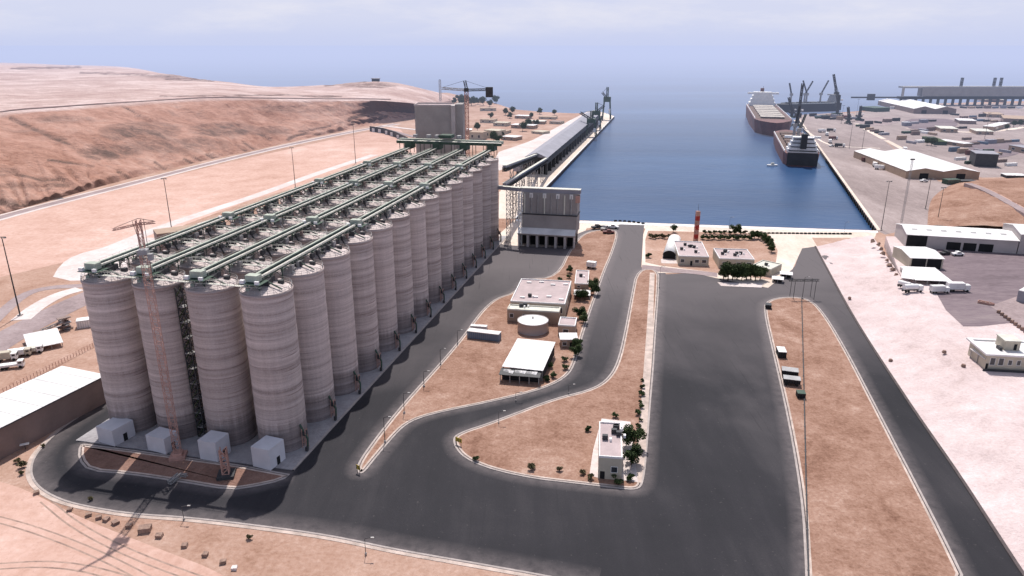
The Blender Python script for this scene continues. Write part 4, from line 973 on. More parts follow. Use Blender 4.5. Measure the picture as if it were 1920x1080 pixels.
m = MB().box(-.3,x1-x0,-.3,0,HT+.01,HT+.9).box(-.3,x1-x0,16,16.3,HT+.01,HT+.9).box(-.3,-.01,0,16,HT+.01,HT+.9); m.build('parapet', M['concrete2'], t)
MB().box(0,x1-x0-.5,.3,15.7,HT+.005,HT+.15).build('roof', M['roofgrey'], t)
for k in range(3): MB().box(4+k*5,6.2+k*5,-.06,-.005,HT*.35,HT*.4).build('louvre', M['darksteel'], t)
# tower crane 2
xx, yy = at(878,262,0); yy = 560.0; xx = xat(878, yy, 0)
t = thing('tower_crane', 'red tower crane with a level jib behind the grey tower', 'crane', (xx, yy, 0), 0)
h2 = hgt(xx, yy, 172)
MB().lattice((0,0,0),(0,0,h2),2.6,3,.34).build('mast', M['cranered'], t); MB().cbox(0,0,h2,3.4,3.4,2.6).build('slewing_cab', M['darksteel'], t)
h3 = hgt(xx, yy, 151)
MB().lattice((0,0,h2+2.6),(-1.2,0,h3),1.8,2.4,.3).build('apex_tower', M['darksteel'], t)
MB().lattice((0,0,h2+1.2),(-19,6,h2+2.2),1.5,2.4,.24).build('jib', M['steel'], t)
MB().lattice((0,0,h2+1.2),(18,0,h2+1.6),1.5,2.4,.28).build('counter_jib', M['darksteel'], t)
MB().box(14.5,20,-1.6,1.6,h2-4,h2+3.4).build('counterweight', M['darksteel'], t)
MB().bar((-1.2,0,h3),(-18,6,h2+3),.18).bar((-1.2,0,h3),(15,0,h2+3),.18).build('tie_rope', M['darksteel'], t)
# buildings round the compound
bld('vaulted_store', 'long white barrel-roofed store at the left of the compound', 'store', (1242,485), (1267,487), top=473, back=444, z=.16, wall='dark', roof='whitemetal', rk='gable', rise=1.8, eave=.5) if 0 else None
a = Vector(at(1242,484,.16)); b = Vector(at(1267,486,.16)); W = (b-a).length; rot = math.atan2(b.y-a.y, b.x-a.x)
t = thing('vaulted_store', 'long white barrel-roofed store at the left of the compound', 'store', (a.x, a.y, .16), rot)
m = MB(); n = 14; Ln = 34; ring = [(W/2-W/2*math.cos(math.pi*i/n), 1.8+2.6*math.sin(math.pi*i/n)) for i in range(n+1)]
for i in range(n):
    (xa, za), (xb, zb_) = ring[i], ring[i+1]; m.add([(xa,-.6,za),(xb,-.6,zb_),(xb,Ln,zb_),(xa,Ln,za),(xa,-.6,za+.15),(xb,-.6,zb_+.15),(xb,Ln,zb_+.15),(xa,Ln,za+.15)], [(0,1,2,3),(4,7,6,5),(0,4,5,1),(2,6,7,3)])
m.build('roof', M['whitemetal'], t, True)
MB().add([(x_, .2, z_) for x_, z_ in ring]+[(W,.2,0),(0,.2,0)], [tuple(range(n+2, -1, -1))]).build('front_wall', M['dark'], t)
MB().box(0,.25,0,Ln,0,1.8).box(W-.25,W,0,Ln,0,1.8).build('side_wall', M['white'], t)
MB().prism([at(1240,494),at(1239,486),at(1270,487),at(1271,495)], .1, .19).build('store_forecourt', M['whiteground'], None, False, 'structure')
bld('compound_office', 'square grey-roofed office beside the barrel-roofed store', 'building', (1271,497), (1328,499), top=481, back=453, z=.16, wall='beige', roof='roofgrey', windows=[(.08,.2,.35,.7),(.55,.68,.35,.7),(.78,.92,.35,.7)], doors=[(.4,.47,2.4)], units=6, seed=12)
bld('compound_office', 'wide grey-roofed office behind the dark hedge of trees', 'building', (1347,503), (1413,505), top=486, back=467, z=.16, wall='beige', roof='roofgrey', windows=[(.1,.22,.35,.7),(.5,.62,.35,.7),(.78,.92,.35,.7)], doors=[(.4,.46,2.4)], units=6, seed=21)
bld('gate_office', 'low beige wing angled off the wide compound office', 'building', (1407,511), (1443,519), top=499, back=489, z=.16, wall='beige', roof='cream', windows=[(.2,.35,.35,.7),(.6,.75,.35,.7)], units=1, seed=9)
canopy('gate_canopy', 'white canopy over the weighbridge gate', 'canopy', (1448,529), (1467,531), 523, 518, z=.16, posts=3, rise=.3)
canopy('gate_canopy', 'white-topped dark booth behind the weighbridge canopy', 'canopy', (1463,521), (1484,523), 514, 509, z=.16, posts=3, rise=.3)
for i in range(9):
    a_, b_ = 1356+i*8.6, 524+((i*5) % 3); plant('shade_tree', a_, b_, 1.25+.14*((i*7) % 4), f"{ORD[i]} tree from the left in the dark clump before the compound office", 'clump of trees before the compound', z=.1)
MB().prism([at(1345,530),at(1430,532),at(1428,540),at(1352,537)], .06, .24).build('hedge_bed', M['whiteground'], None, False, 'structure')
pts = [(1409,449),(1415,447),(1422,448),(1430,451),(1436,455),(1441,460),(1444,466),(1446,473)]
for i, (a_, b_) in enumerate(pts): plant('shade_tree', a_, b_, .95, f"{ORD[i]} tree from the left in the curved hedge by the compound", 'curved hedge', z=.1)
for i in range(9): plant('leafy_shrub', 1321+i*9.5, 438.5+(i % 2), 1.6, f"{ORD[i]} shrub from the left in the back garden row", 'back row of garden shrubs', z=.1)
for i in range(10): plant('leafy_shrub', 1318+i*9.5, 449+(i*3 % 2), 1.9, f"{ORD[i]} shrub from the left in the front garden row", 'front row of garden shrubs', z=.1)
for i in range(6): plant('leafy_shrub', 1218+i*7, 446+(i*5 % 3), 1.7, f"{ORD[i]} dry shrub from the left beside the barrel-roofed store", 'dry shrubs by the store', 'leafdry', z=.1)
plant('shade_tree', 1262, 436, .9, 'lone dark tree behind the barrel-roofed store', z=.1); plant('shade_tree', 1378, 440, 1.3, 'broad tree standing behind the garden', z=.1)
plant('leafy_shrub', 1216, 483, 1.8, 'lone shrub on the paving left of the store', z=.1)
# gantry frame and poles at the gate
a = at(1487,562); t = thing('pipe_gantry', 'steel gantry frame spanning the road end near the gate', 'gantry', (*a, 0), 0)
m = MB()
for X in (0, 9):
    for Y in (0, 4): MB().bar((X,Y,0),(X,Y,8.5),.16).build('post', M['darksteel'], t)
m = MB().lattice((-2,2,8.3),(11,2,8.3),.8,1.6,.08); m.build('beam', M['darksteel'], t)
lamp(1504,560,520,'dark pole at the end of the black pipeline', 'street lamps', r=.14, head=.9, z=.2, name='street_lamp')
pl = [at(a_, b_, .25) for a_, b_ in [(1503,560),(1505,640),(1508,760),(1511,900),(1516,1090),(1518,1200)]]
t = thing('pipeline', 'thin black pipeline running the length of the east island', 'pipe', (*pl[0], .25))
m = MB()
for p, q_ in zip(pl, pl[1:]): m.tube((p[0]-pl[0][0],p[1]-pl[0][1],.35),(q_[0]-pl[0][0],q_[1]-pl[0][1],.35),.17,.17,8)
m.build('pipe', M['darksteel'], t)
p0, p1 = Vector(pl[0]), Vector(pl[-2]); n = 26
m = MB()
for k in range(n): v = p0+(p1-p0)*((k+.5)/n)-p0; m.cbox(v.x, v.y, 0, .5, .3, .2)
m.build('pipe_support', M['concrete'], t)
for bl_, br_, lab, hh, dd, sd, rf in [((1435,579),(1446,580),'dark low container at the head of the east island',1.6,3,'dark','darksteel'),((1459,671),(1474,672),'white-roofed dark crate standing on the east island',2.2,5,'dark','whitemetal'),
       ((1465,706),(1496,710),'upper of two long grey trailers on the east island',1.3,3.4,'dark','steel'),((1468,722),(1500,726),'lower of two long grey trailers on the east island',1.3,3.2,'dark','steel'),((1495,747),(1510,748),'dark green box beside the black pipeline',1.6,2.6,'dark','greensteel')]:
    trailer('equipment_crate' if 'crate' in lab or 'box' in lab else ('flat_container' if 'container' in lab else 'flat_trailer'), lab, 'container' if 'container' in lab else ('trailer' if 'trailer' in lab else 'crate'), bl_, br_, hh, dd, rf, sd, .25, 'trailers' in lab)
#@@PART5
# ------------------------------------------------------------------ left yard
_a, _b = Vector(at(-70,901)), Vector(at(205,752)); _n = Vector((-(_b-_a).y, (_b-_a).x)).normalized()
_d = (Vector(at(90,704,6.5))-Vector(at(90,758,6.5))).dot(_n)
t = bld('long_warehouse', 'very long low warehouse with white roof and brown wall, cut by the left edge', 'warehouse', (-70,901), (205,752), top=845, depth=_d, wall='brownwall', roof='whitemetal', rk='shed', rise=.3, eave=.5)
W, D, H = t['_W'], t['_D'], t['_H']
MB().box(-.5,W+.5,-.7,-.52,H-.1,H+.16).build('gutter', M['darksteel'], t)
k = 0
while k*6 < W: MB().add([(k*6,-.5,H+.21),(k*6+.25,-.5,H+.21),(k*6+.25,D+.4,H+.5),(k*6,D+.4,H+.5)], [(0,1,2,3)]).build('roof_seam', M['steel'], t); k += 1
canopy('sunshade', 'white sheet canopy on posts in the left yard', 'canopy', (57,663), (118,650), 655, 628, z=0, posts=4, rise=1.0)
trailer('site_cabin', 'white cabin close to the left flank of the leftmost silo', 'cabin', (145,617), (182,612), 3.0, 4.0, side='whitemetal', z=0, wheels=False)
x, y = at(122,618); t = thing('scrap_pile', 'stack of rusty steel frames beside the white cabin', 'scrap', (x, y, 0))
for k in range(14):
    rnd = random.Random(k); a_ = rnd.uniform(0, 3.1); z_ = .3+.36*k; MB().cbox(rnd.uniform(-.7,.7), rnd.uniform(-.7,.7), z_-.3, 4.5, rnd.uniform(.5,2.6), .32, a_).build('frame', M['brownwall'] if k % 2 else M['steel'], t)
for i, (a_, b_, c_, lab) in enumerate([(12,676,'beige','beige lorry nearest the left edge behind the long warehouse'),(38,668,'white','white lorry beside the beige one at left'),(24,690,'white','low flatbed in front of the beige lorry'),(60,662,'cream','cream loader left of the white canopy')]):
    x, y = at(a_, b_); t = thing('parked_lorry', lab, 'lorry', (x, y, 0), .35)
    MB().box(-3.6,1.6,-1.2,1.2,1.0,1.0+[2.4,1.8,.7,1.3][i]).build('cargo_body', M[c_], t); MB().box(1.8,3.6,-1.15,1.15,.6,2.7).build('cab', M['white' if i != 1 else 'beige'], t); MB().box(3.602,3.63,-1,1,1.7,2.5).box(2.2,3.2,-1.18,-1.152,1.7,2.4).build('window', M['glass'], t)
    for wx in (-2.8,-1.6,2.6):
        for wy in (-1.25, .9): MB().tube((wx,wy,.5),(wx,wy+.35,.5),.5,.5,12).build('wheel', M['rubber'], t)
x, y = at(75,628); t = thing('drilling_rig', 'small rusty rig lying beyond the white canopy', 'machine', (x, y, 0), .5)
MB().box(-2,1.5,-.9,.9,.6,1.8).build('body', M['brownwall'], t); MB().lattice((1,0,1.6),(7,1,3.2),.8,1.2,.12).build('boom', M['steel'], t)
for s in (-1, 1): MB().box(-2.2,1.8,s*1.1-.2,s*1.1+.2,0,.7).build('track', M['rubber'], t)
# yard fence behind the warehouse
fa, fb = Vector(at(-20,752)), Vector(at(175,652)); d = fb-fa; n = 34
t = thing('yard_fence', 'rusty post fence along the back of the long warehouse', 'fence', (fa.x, fa.y, 0))
for k in range(n):
    v = d*(k/(n-1)); MB().box(v.x-.06,v.x+.06,v.y-.06,v.y+.06,0,1.9).build('post', M['cranered'], t)
for z_ in (.5, 1.1, 1.8): MB().bar((0,0,z_),(d.x,d.y,z_),.06).build('rail', M['cranered'], t)
bld('brown_shed', 'brown flat shed behind the leftmost silo roofs', 'shed', (300,478), (385,466), top=440, depth=12, wall='brownwall', roof='tan', rk='flat', windows=[(.1,.16,.4,.7),(.4,.46,.4,.7)])
for i, (a_, b_, s_) in enumerate([(69,926,1.0),(131,957,.9),(167,967,1),(186,972,1),(200,976,1),(217,982,1.05),(242,988,1.05),(273,996,1.7),(299,1007,1.1),(346,1025,1.0),(385,1042,1.0),(419,1056,1.0),(440,1067,.9)]):
    x, y = at(a_, b_); rnd = random.Random(i); m = MB(); s2 = s_*.62
    vs = [((sx*s2*(1.25 if i == 7 else 1)+rnd.uniform(-.12,.12)), sy*s2*.9+rnd.uniform(-.12,.12), (z_*s2*1.15)+rnd.uniform(-.06,.06)) for z_ in (0, 1) for sx, sy in ((-1,-1),(1,-1),(1,1),(-1,1))]
    m.add(vs, [(0,3,2,1),(4,5,6,7),(0,1,5,4),(1,2,6,5),(2,3,7,6),(3,0,4,7)]); o = m.build('stone_block', M['whiteground' if i == 12 else 'boulder'])
    o.location = (x, y, 0); o.rotation_euler = (0,0,rnd.uniform(0,1.5))
    tag(o, [f"{ORD[i]} rough stone block from the left in the foreground line", 'largest stone block of the foreground line'][i == 7] if i < 12 else 'pale stone block at the right end of the foreground line', 'block', 'stone blocks lining the front road')
x, y = at(48,842); t = thing('notice_board', 'small white board on a post by the warehouse wall', 'sign', (x, y, 0), .5); MB().box(-.08,.08,-.08,.08,0,1.5).build('post', M['darksteel'], t); MB().box(-1.1,1.1,-.6,.6,1.5,1.6).build('board', M['white'], t)
for a_, b_, s_, lab in [(33,868,.9,'small dry bush left of the road bend'),(41,876,1.2,'larger dry bush left of the road bend'),(40,890,.8,'bare twiggy bush below the road bend'),(82,838,.7,'dry bush at the kerb by the warehouse'),(170,938,.7,'tiny dry bush on the front kerb'),(468,1012,.8,'dry bush on the sand below the kerb')]:
    plant('leafy_shrub', a_, b_, s_, lab, 'dry bushes on the foreground sand', 'leafdry', z=0)
# ------------------------------------------------------------------ right: terrace buildings
# big warehouse
t = bld('big_warehouse', 'long white-roofed warehouse with dark doorways on the right', 'warehouse', (1697,463), (1905,476), top=440, depth=24, z=TZ, wall='concrete2', roof='whitemetal', rk='gable', rise=2.2, eave=.4)
W, D, H = t['_W'], t['_D'], t['_H']
for x0, x1, h0 in ((.0,.19,.97),(.37,.50,.62),(.52,.64,.62),(.66,.79,.62)): MB().box(W*x0+.2,W*x1,-.12,-.01,0,H*h0).build('doorway', M['dark'], t)
for k in range(7): MB().add([(W*(.07+.135*k),D*.25,H+1.35),(W*(.12+.135*k),D*.25,H+1.35),(W*(.12+.135*k),D*.32,H+1.70),(W*(.07+.135*k),D*.32,H+1.70)], [(0,1,2,3)]).build('skylight', M['steel'], t)
a_ = bld('warehouse_extension', 'right-hand continuation of the long white warehouse, cut by the frame', 'warehouse', (1907,476), (2100,488), top=440, depth=24, z=TZ, wall='concrete2', roof='whitemetal', rk='gable', rise=2.2, eave=.3)
t = bld('small_warehouse', 'small beige warehouse with a white gabled roof before the long one', 'warehouse', (1704,503), (1766,505), top=484, back=462, z=TZ, wall='beige', roof='whitemetal', rk='gable', rise=1.3, eave=.4, doors=[(.05,.48,5),(.52,.95,5)])
canopy('wide_canopy', 'wide white canopy below the small beige warehouse', 'canopy', (1716,533), (1782,536), 525, 500, z=TZ, posts=4, rise=.4)
canopy('narrow_canopy', 'narrow white canopy left of the wide one', 'canopy', (1690,528), (1712,531), 521, 503, z=TZ, posts=3, rise=.4)
def lorry(label, px, py, z, rot, kind='box', sc_=1.0):
    x, y = at(px, py, z); t = thing('tank_lorry' if kind == 'tank' else 'box_lorry', label, 'lorry', (x, y, z), rot); t.scale = (sc_,)*3
    if kind == 'tank': MB().tube((-4.5,0,2.3),(1.4,0,2.3),1.2,1.2,18).build('tank', M['white'], t, False)
    else: MB().box(-5,1.4,-1.25,1.25,1.1,3.7).build('cargo_body', M['whitemetal'], t)
    MB().box(1.7,3.6,-1.15,1.15,.6,2.9).build('cab', M['white'], t); MB().box(3.602,3.63,-1,1,1.8,2.6).build('window', M['glass'], t); MB().box(-5,3.5,-.5,.5,.7,1.0).build('chassis', M['darksteel'], t)
    for wx in (-4,-2.8,2.6):
        for wy in (-1.25,.9): MB().tube((wx,wy,.5),(wx,wy+.35,.5),.5,.5,12).build('wheel', M['rubber'], t)
lorry('white tank lorry at the left before the canopies', 1712, 547, TZ, .1, 'tank', 1.0); lorry('white tank lorry tucked behind the other under the narrow canopy', 1700, 540, TZ, -.9, 'tank', .8)
lorry('white box lorry parked before the wide canopy', 1763, 549, TZ, .05, 'box', .9); lorry('long white box lorry right of the wide canopy', 1798, 546, TZ, -.05, 'box', 1.05)
car('white car parked before the long warehouse', 1795, 479, 'white', .1, TZ+.06, 'parked_car', s=1.2); car('dark car near the warehouse corner', 1772, 477, 'darksteel', .4, TZ+.06, 'parked_car', s=1.2)
lorry('brown-loaded lorry at the warehouse doors on the far right', 1905, 472, TZ, 0, 'box', 1.2)
# terrace building bottom right
t = bld('terrace_building', 'cream two-level building with white roof deck at the right edge', 'building', (1846,693), (1960,699), top=665, back=638, z=TZ, wall='beige', roof='whitemetal', rk='parapet', eave=1.0, windows=[(.06,.14,.35,.8),(.20,.28,.35,.8),(.36,.42,.4,.7),(.5,.56,.4,.7)], doors=[(.0,.04,2.2)])
W, D, H = t['_W'], t['_D'], t['_H']
pb = MB().box(W*.36,W*.62,D*.35,D*.8,H+.13,H+3.3).build('penthouse', M['beige'], t); MB().box(W*.35,W*.63,D*.33,D*.82,H+3.3,H+3.55).build('roof', M['cream'], pb); MB().box(W*.52,W*.57,D*.345,D*.349,H+.3,H+2.4).build('door', M['dark'], pb)
MB().box(W*.28,W*.33,D*.3,D*.5,H+.13,H+1.2).build('rooftop_unit', M['darksteel'], t)
MB().box(-1.1,W+1.1,-1.2,-1.0,0,.8).build('plinth', M['darksteel'], t)
m = MB()
for k in range(6): m.bar((-4.5,-2+k*3,0),(-1.5,-2+k*3,.12),.2)
t2 = canopy('shade_porch', 'white slatted porch along the left side of the cream building', 'porch', (1818,672), (1843,690), 655, 640, z=TZ, posts=3, rise=.3, depth=7)
t = bld('corner_block', 'blue-grey flat block at the right edge of the dark yard', 'building', (1905,565), (1990,585), top=545, depth=10, z=TZ, wall='shedroof', roof='whitemetal', rk='flat')
x, y = at(1847,570,TZ); t = thing('boat_frame', 'small orange open boat frame lying in the dark yard', 'boat', (x, y, TZ+.1), -.7)
pts = [(-2.6,-.9),(1.6,-1),(3.2,0),(1.6,1),(-2.6,.9)]
strip([(a*1.0, b*1.0) for a, b in pts], 0, .3, 0, .9).build('hull', M['cranered'], t)
for k in (-1.6, 0, 1.4): MB().box(k-.15,k+.15,-.7,.7,.5,.6).build('thwart', M['cream'], t)
for i in range(9):
    a_, b_ = 1872+i*6.3, 587+i*4.6; x, y = at(a_, b_, TZ); o = MB().cbox(0,0,0,1.2,.9,1.0,.5).cbox(0,0,1.0,1.0,.7,.15,.5).build('barrier_block', M['boulder']); o.location = (x, y, TZ+.05)
    tag(o, f"{ORD[i]} barrier block from the left along the far edge of the dark yard", 'block', 'barrier blocks in the right yard')
rnd = random.Random(5)
for i, (a_, b_) in enumerate([(1637,452),(1646,458),(1652,466),(1655,475),(1663,486),(1668,496),(1673,505),(1681,514),(1690,527)]):
    x, y = at(a_, b_, 5.3); m = MB(); m.tube((0,0,0),(0,0,1.4),1.2,.7,7); o = m.build('rubble_rock', M['boulder']); o.location = (x, y, 4.6); o.scale = (rnd.uniform(.7,1.3), rnd.uniform(.7,1.3), rnd.uniform(.7,1.4)); o.rotation_euler = (rnd.random()*.4, rnd.random()*.4, rnd.random()*3)
    tag(o, f"{ORD[i]} brown rock from the basin along the crest of the pale slope", 'rock', 'rocks on the slope crest')
for a_, b_, lab in [(1593,559,'dark stone lying on the pale slope near its toe'),(1670,676,'pale stone at the slope toe'),(1770,662,'dark stone left of the cream building'),(1806,688,'dark drum before the porch of the cream building')]:
    x, y = at(a_, b_, 1 if a_ < 1700 else TZ); o = MB().lathe([(.01,0),(.6,.05),(.75,.5),(.5,1.0),(.01,1.1)], 9).build('loose_stone', M['boulder']); o.location = (x, y, (.6 if a_ < 1700 else TZ)); tag(o, lab, 'stone')
# ------------------------------------------------------------------ quay sheds on the right
def shed3(name, label, bl, br, top, depth, z=0, wall='tan', roof='whitemetal', rise=3, n=2, dark=True):
    """row of n gabled roofs whose ridges run away from the front line bl-br"""
    a = Vector(at(*bl, z)); b = Vector(at(*br, z)); W = (b-a).length; rot = math.atan2(b.y-a.y, b.x-a.x); H = hgt(a.x, a.y, top)-z
    t = thing(name, label, 'warehouse', (a.x, a.y, z), rot); w_ = W/n; D = depth
    MB().box(.1,W-.1,.1,D-.1,0,H).build('wall', M[wall], t)
    for k in range(n):
        x0, x1, xm = k*w_, (k+1)*w_, (k+.5)*w_
        MB().add([(x0,-.5,H),(xm,-.5,H+rise),(x1,-.5,H),(x0,D,H),(xm,D,H+rise),(x1,D,H),(x0,-.5,H+.2),(xm,-.5,H+rise+.2),(x1,-.5,H+.2),(x0,D,H+.2),(xm,D,H+rise+.2),(x1,D,H+.2)],
                 [(6,9,10,7),(7,10,11,8),(0,1,4,3),(1,2,5,4),(0,6,7,1),(1,7,8,2),(3,4,10,9),(4,5,11,10)]).build('roof', M[roof], t)
        MB().add([(x0,.1,H),(x1,.1,H),(xm,.1,H+rise-.05)], [(0,1,2)]).build('gable_wall', M[wall], t); MB().add([(x0,D-.1,H),(x1,D-.1,H),(xm,D-.1,H+rise-.05)], [(0,2,1)]).build('gable_wall', M[wall], t)
        if dark: MB().box(xm-w_*.12,xm+w_*.12,-.02,.09,0,H*.75).build('doorway', M['dark'], t)
    return t
shed3('quay_shed', 'wide twin-roofed white quay shed with brown gables', (1697,335), (1835,337), 321, 118, rise=2.6, n=2)
shed3('quay_shed', 'distant pale twin-roofed warehouse behind the truck park', (1712,213), (1792,214), 204, 170, rise=4, n=2, roof='whitemetal', wall='brownwall')
shed3('quay_shed', 'small pale shed at the far right behind the distant warehouse', (1843,191), (1885,192), 187, 120, rise=2, n=1, roof='cream', wall='brownwall')
# low port buildings and stores
for i, (bl_, br_, tp, bk, wl, rf, lab) in enumerate([((1790,345),(1830,345),340,337,'dark','darksteel','dark loading platform beside the quay shed'),((1826,312),(1868,314),288,282,'darksteel','shedroof','dark boxy transit shed on the container yard'),
        ((1755,268),(1806,276),262,256,'tan','whitemetal','pale-roofed office row in the port yard'),((1728,262),(1752,272),256,250,'greensteel','leaf','green store beside the pale office row'),
        ((1830,252),(1862,253),246,241,'tan','cream','low cream store in the yard'),((1862,246),(1892,238),238,232,'tan','whitemetal','slanting white-roofed store at right'),((1880,232),(1925,234),222,216,'brownwall','tan','brown store near the right edge'),
        ((1763,248),(1795,249),241,236,'tan','cream','cream hut left in the port yard'),((1887,334),(1925,335),329,325,'darksteel','whitemetal','white-topped shelter above the mound road'),((1890,282),(1930,290),272,264,'tan','shedroof','grey-roofed store right of the dark shed'),
        ((1798,232),(1830,233),226,222,'brownwall','whitemetal','white-roofed store in mid yard'),((1850,220),(1880,221),214,210,'tan','tan','tan block behind the cream store'),((1640,210),(1668,209),203,200,'greensteel','greensteel','green stack of stores near the far quay')]):
    bld('port_store', lab, 'building', bl_, br_, top=tp, back=bk, wall=wl, roof=rf, rk='flat', eave=.6, windows=[(.15,.3,.3,.7),(.6,.75,.3,.7)] if wl == 'tan' else None, depth=12 if abs(bl_[1]-br_[1]) > 4 else None)
# containers and parked trucks scattered over the port: rows
rows_ = [('far edge row', [(1632+i*14, 208-i*1.2) for i in range(8)]), ('row by the cranes', [(1535+i*13, 222+((i*5) % 4)) for i in range(6)]),
         ('mid yard row', [(1612+i*17, 226+((i*7) % 9)) for i in range(9)]), ('row before the distant warehouse', [(1790+i*17, 216+((i*5) % 6)) for i in range(6)]),
         ('quay lane row', [(1612+i*9, 237+i*3.2) for i in range(6)]), ('truck park row', [(1700+i*15, 236+((i*11) % 12)) for i in range(8)]), ('row above the quay shed', [(1690+i*18, 262+((i*7) % 9)) for i in range(4)]),
         ('row by the dark transit shed', [(1800+i*19, 300+((i*7) % 12)) for i in range(6)])]
rows_ += [('upper right row', [(1806+i*15, 203+((i*5) % 5)) for i in range(8)]), ('row right of the long store', [(1824+i*13, 226+((i*7) % 6)) for i in range(7)]),
          ('row below the green store', [(1700+i*16, 250+((i*3) % 6)) for i in range(4)]), ('row over the transit shed', [(1812+i*15, 262+((i*9) % 10)) for i in range(7)]),
          ('row along the port road', [(1788+i*16, 284+((i*11) % 8)) for i in range(7)]), ('row at the quay head', [(1524+i*10, 218+((i*5) % 3)) for i in range(5)])]
cols_ = ['darksteel','brownwall','blue','greensteel','shedroof','tan','white','hullred']; cn = ['dark grey','brown','blue','green','lilac grey','tan','white','rust red']
proto = {}
k = 0
for ln, pts in rows_:
    for i, (a_, b_) in enumerate(pts):
        rnd = random.Random(k*3+1); ci = rnd.choice([0,0,0,1,1,2,3,4,5,6,7]); x, y = at(a_, b_); rot = rnd.choice([.3, .3, 1.87, .25])
        lab = f"{ORD[i]} container from the left, {cn[ci]}, in the {ln}"
        if ci not in proto:
            t = thing('shipping_container', lab, 'container', (x, y, .1), rot, 'containers on the right-hand port'); proto[ci] = t
            MB().box(-6,6,-1.3,1.3,0,2.6).build('body', M[cols_[ci]], t)
            m = MB()
            for q_ in range(15): m.box(-5.8+q_*.8,-5.6+q_*.8,-1.37,-1.3,.1,2.5)
            m.build('rib', M[cols_[ci]], t); MB().box(6.01,6.08,-1.2,1.2,.1,2.5).build('door', M['steel'], t)
            t.scale = (1, 1, rnd.choice([1, 1.6, 2]))
        else: dup(proto[ci], (x, y, .1), rot, lab, None, (1, rnd.choice([1, 1, 2]), rnd.choice([1, 1, 1.7])))
        k += 1
for i, (a_, b_, c_) in enumerate([(1541,248,'white'),(1550,254,'white'),(1558,247,'darksteel'),(1562,262,'hullred'),(1556,268,'white'),(1574,276,'darksteel'),(1625,303,'hullred'),(1640,312,'white'),(1651,318,'white'),(1633,296,'greensteel'),(1696,283,'white'),(1697,290,'darksteel')]):
    lab = f"{['white','dark','red','green'][['white','darksteel','hullred','greensteel'].index(c_)]} lorry, {ORD[i]} outward-in along the right quay"
    x, y = at(a_, b_); t = thing('quay_lorry', lab, 'lorry', (x, y, .1), [.3,1.2,-.4][i % 3], 'lorries on the right quay'); t.scale = (1.3,)*3
    MB().box(-4,2,-1.25,1.25,.9,3.0).build('cargo_body', M[c_], t); MB().box(2.2,4,-1.2,1.2,.5,2.8).build('cab', M['white'], t)
    for wx in (-3,-1.8,3):
        for wy in (-1.3,.95): MB().tube((wx,wy,.5),(wx,wy+.35,.5),.5,.5,10).build('wheel', M['rubber'], t)
car('small white car alone on the pale quay', 1559, 275, 'white', .3, .1, 'parked_car', s=1.3); car('white car before the gable of the quay shed', 1732, 341, 'white', 0, .1, 'parked_car', s=1.3)
t = trailer('flat_container', 'dark green container by the gable of the quay shed', 'container', (1776,346), (1800,345), 3.5, 6, 'greensteel', 'greensteel', .1, False)
for nm_, pp, mt in [('yard_patch', [(1690,222),(1790,222),(1800,240),(1700,246)], 'yard'), ('yard_patch', [(1800,262),(1920,262),(1920,290),(1840,300)], 'yard'), ('yard_patch', [(1840,205),(1925,206),(1925,228),(1835,222)], 'dusty'), ('yard_patch', [(1600,222),(1680,218),(1690,232),(1620,238)], 'dusty')]:
    sheet(nm_, pp, .13+.004*pp[0][0]/100, M[mt], 2)
# trees in the port
for i, (a_, b_, s_) in enumerate([(1738,272,1.5),(1746,273,1.6),(1752,271,1.4),(1900,238,1.6),(1912,236,1.7),(1888,244,1.4),(1880,226,1.3)]):
    plant('shade_tree', a_, b_, s_, ['left tree by the green store','middle tree by the green store','right tree by the green store','tree left of the pair at the far right','rightmost tree of the port yard','low tree beside the slanting store','tree behind the cream store'][i], 'trees in the port yard')
# ------------------------------------------------------------------ fenders
q0, q1 = Vector(at(1645,432)), Vector(at(1492,216)); d = (q1-q0).normalized(); nrm = Vector((-d.y, d.x))
fd = None
for k in range(40):
    v = q0+d*(5+k*7.4)+nrm*.02
    lab = f"black rubber fender on the right basin wall among forty alike"
    if fd is None:
        fd = MB().box(-.8,.8,-.9,0,-3.4,-.25).box(-1,1,-.35,.0,-.25,.05).build('quay_fender', M['rubber']); fd.rotation_euler = (0,0,math.atan2(d.y,d.x)+math.pi); o = fd
    else: o = fd.copy(); C.objects.link(o)
    o.location = (v.x, v.y, 0); tag(o, lab, 'fender', 'fenders along the right basin wall')
MB().bar((q0.x+nrm.x*.1, q0.y+nrm.y*.1, -2.2), (q1.x+nrm.x*.1, q1.y+nrm.y*.1, -2.2), .25, 3.2).build('quay_wall', M['joint'], None, False, 'structure')
p0_, p1_ = Vector(at(967,410)), Vector(at(1152,218)); d2 = (p1_-p0_).normalized(); n2_ = Vector((d2.y, -d2.x))
MB().bar((p0_.x+n2_.x*.1, p0_.y+n2_.y*.1, -2.2), (p1_.x+n2_.x*.1, p1_.y+n2_.y*.1, -2.2), .25, 3.4).build('quay_wall', M['joint'], None, False, 'structure')
kb = None
for k in range(22):
    a_ = 1434+k*7.6; x, y = at(a_, 438.3+(k*.06)); lab = 'black kerb block in the dashed line behind the basin edge'
    if kb is None: kb = MB().box(-.95,.95,-.3,.3,0,.75).box(-.7,.7,-.2,.2,.75,.9).build('kerb_block', M['rubber']); o = kb
    else: o = kb.copy(); C.objects.link(o)
    o.location = (x, y, .05); tag(o, lab, 'barrier', 'black kerb blocks behind the basin')
for k in range(7):
    x, y = at(1154+k*8.6, 415.5+k*k*.13); o = kb.copy(); C.objects.link(o); o.location = (x, y, .15); o.rotation_euler = (0,0,-.05*k); tag(o, 'black kerb block on the rounded road end by the basin', 'barrier', 'black kerb blocks at the road end')
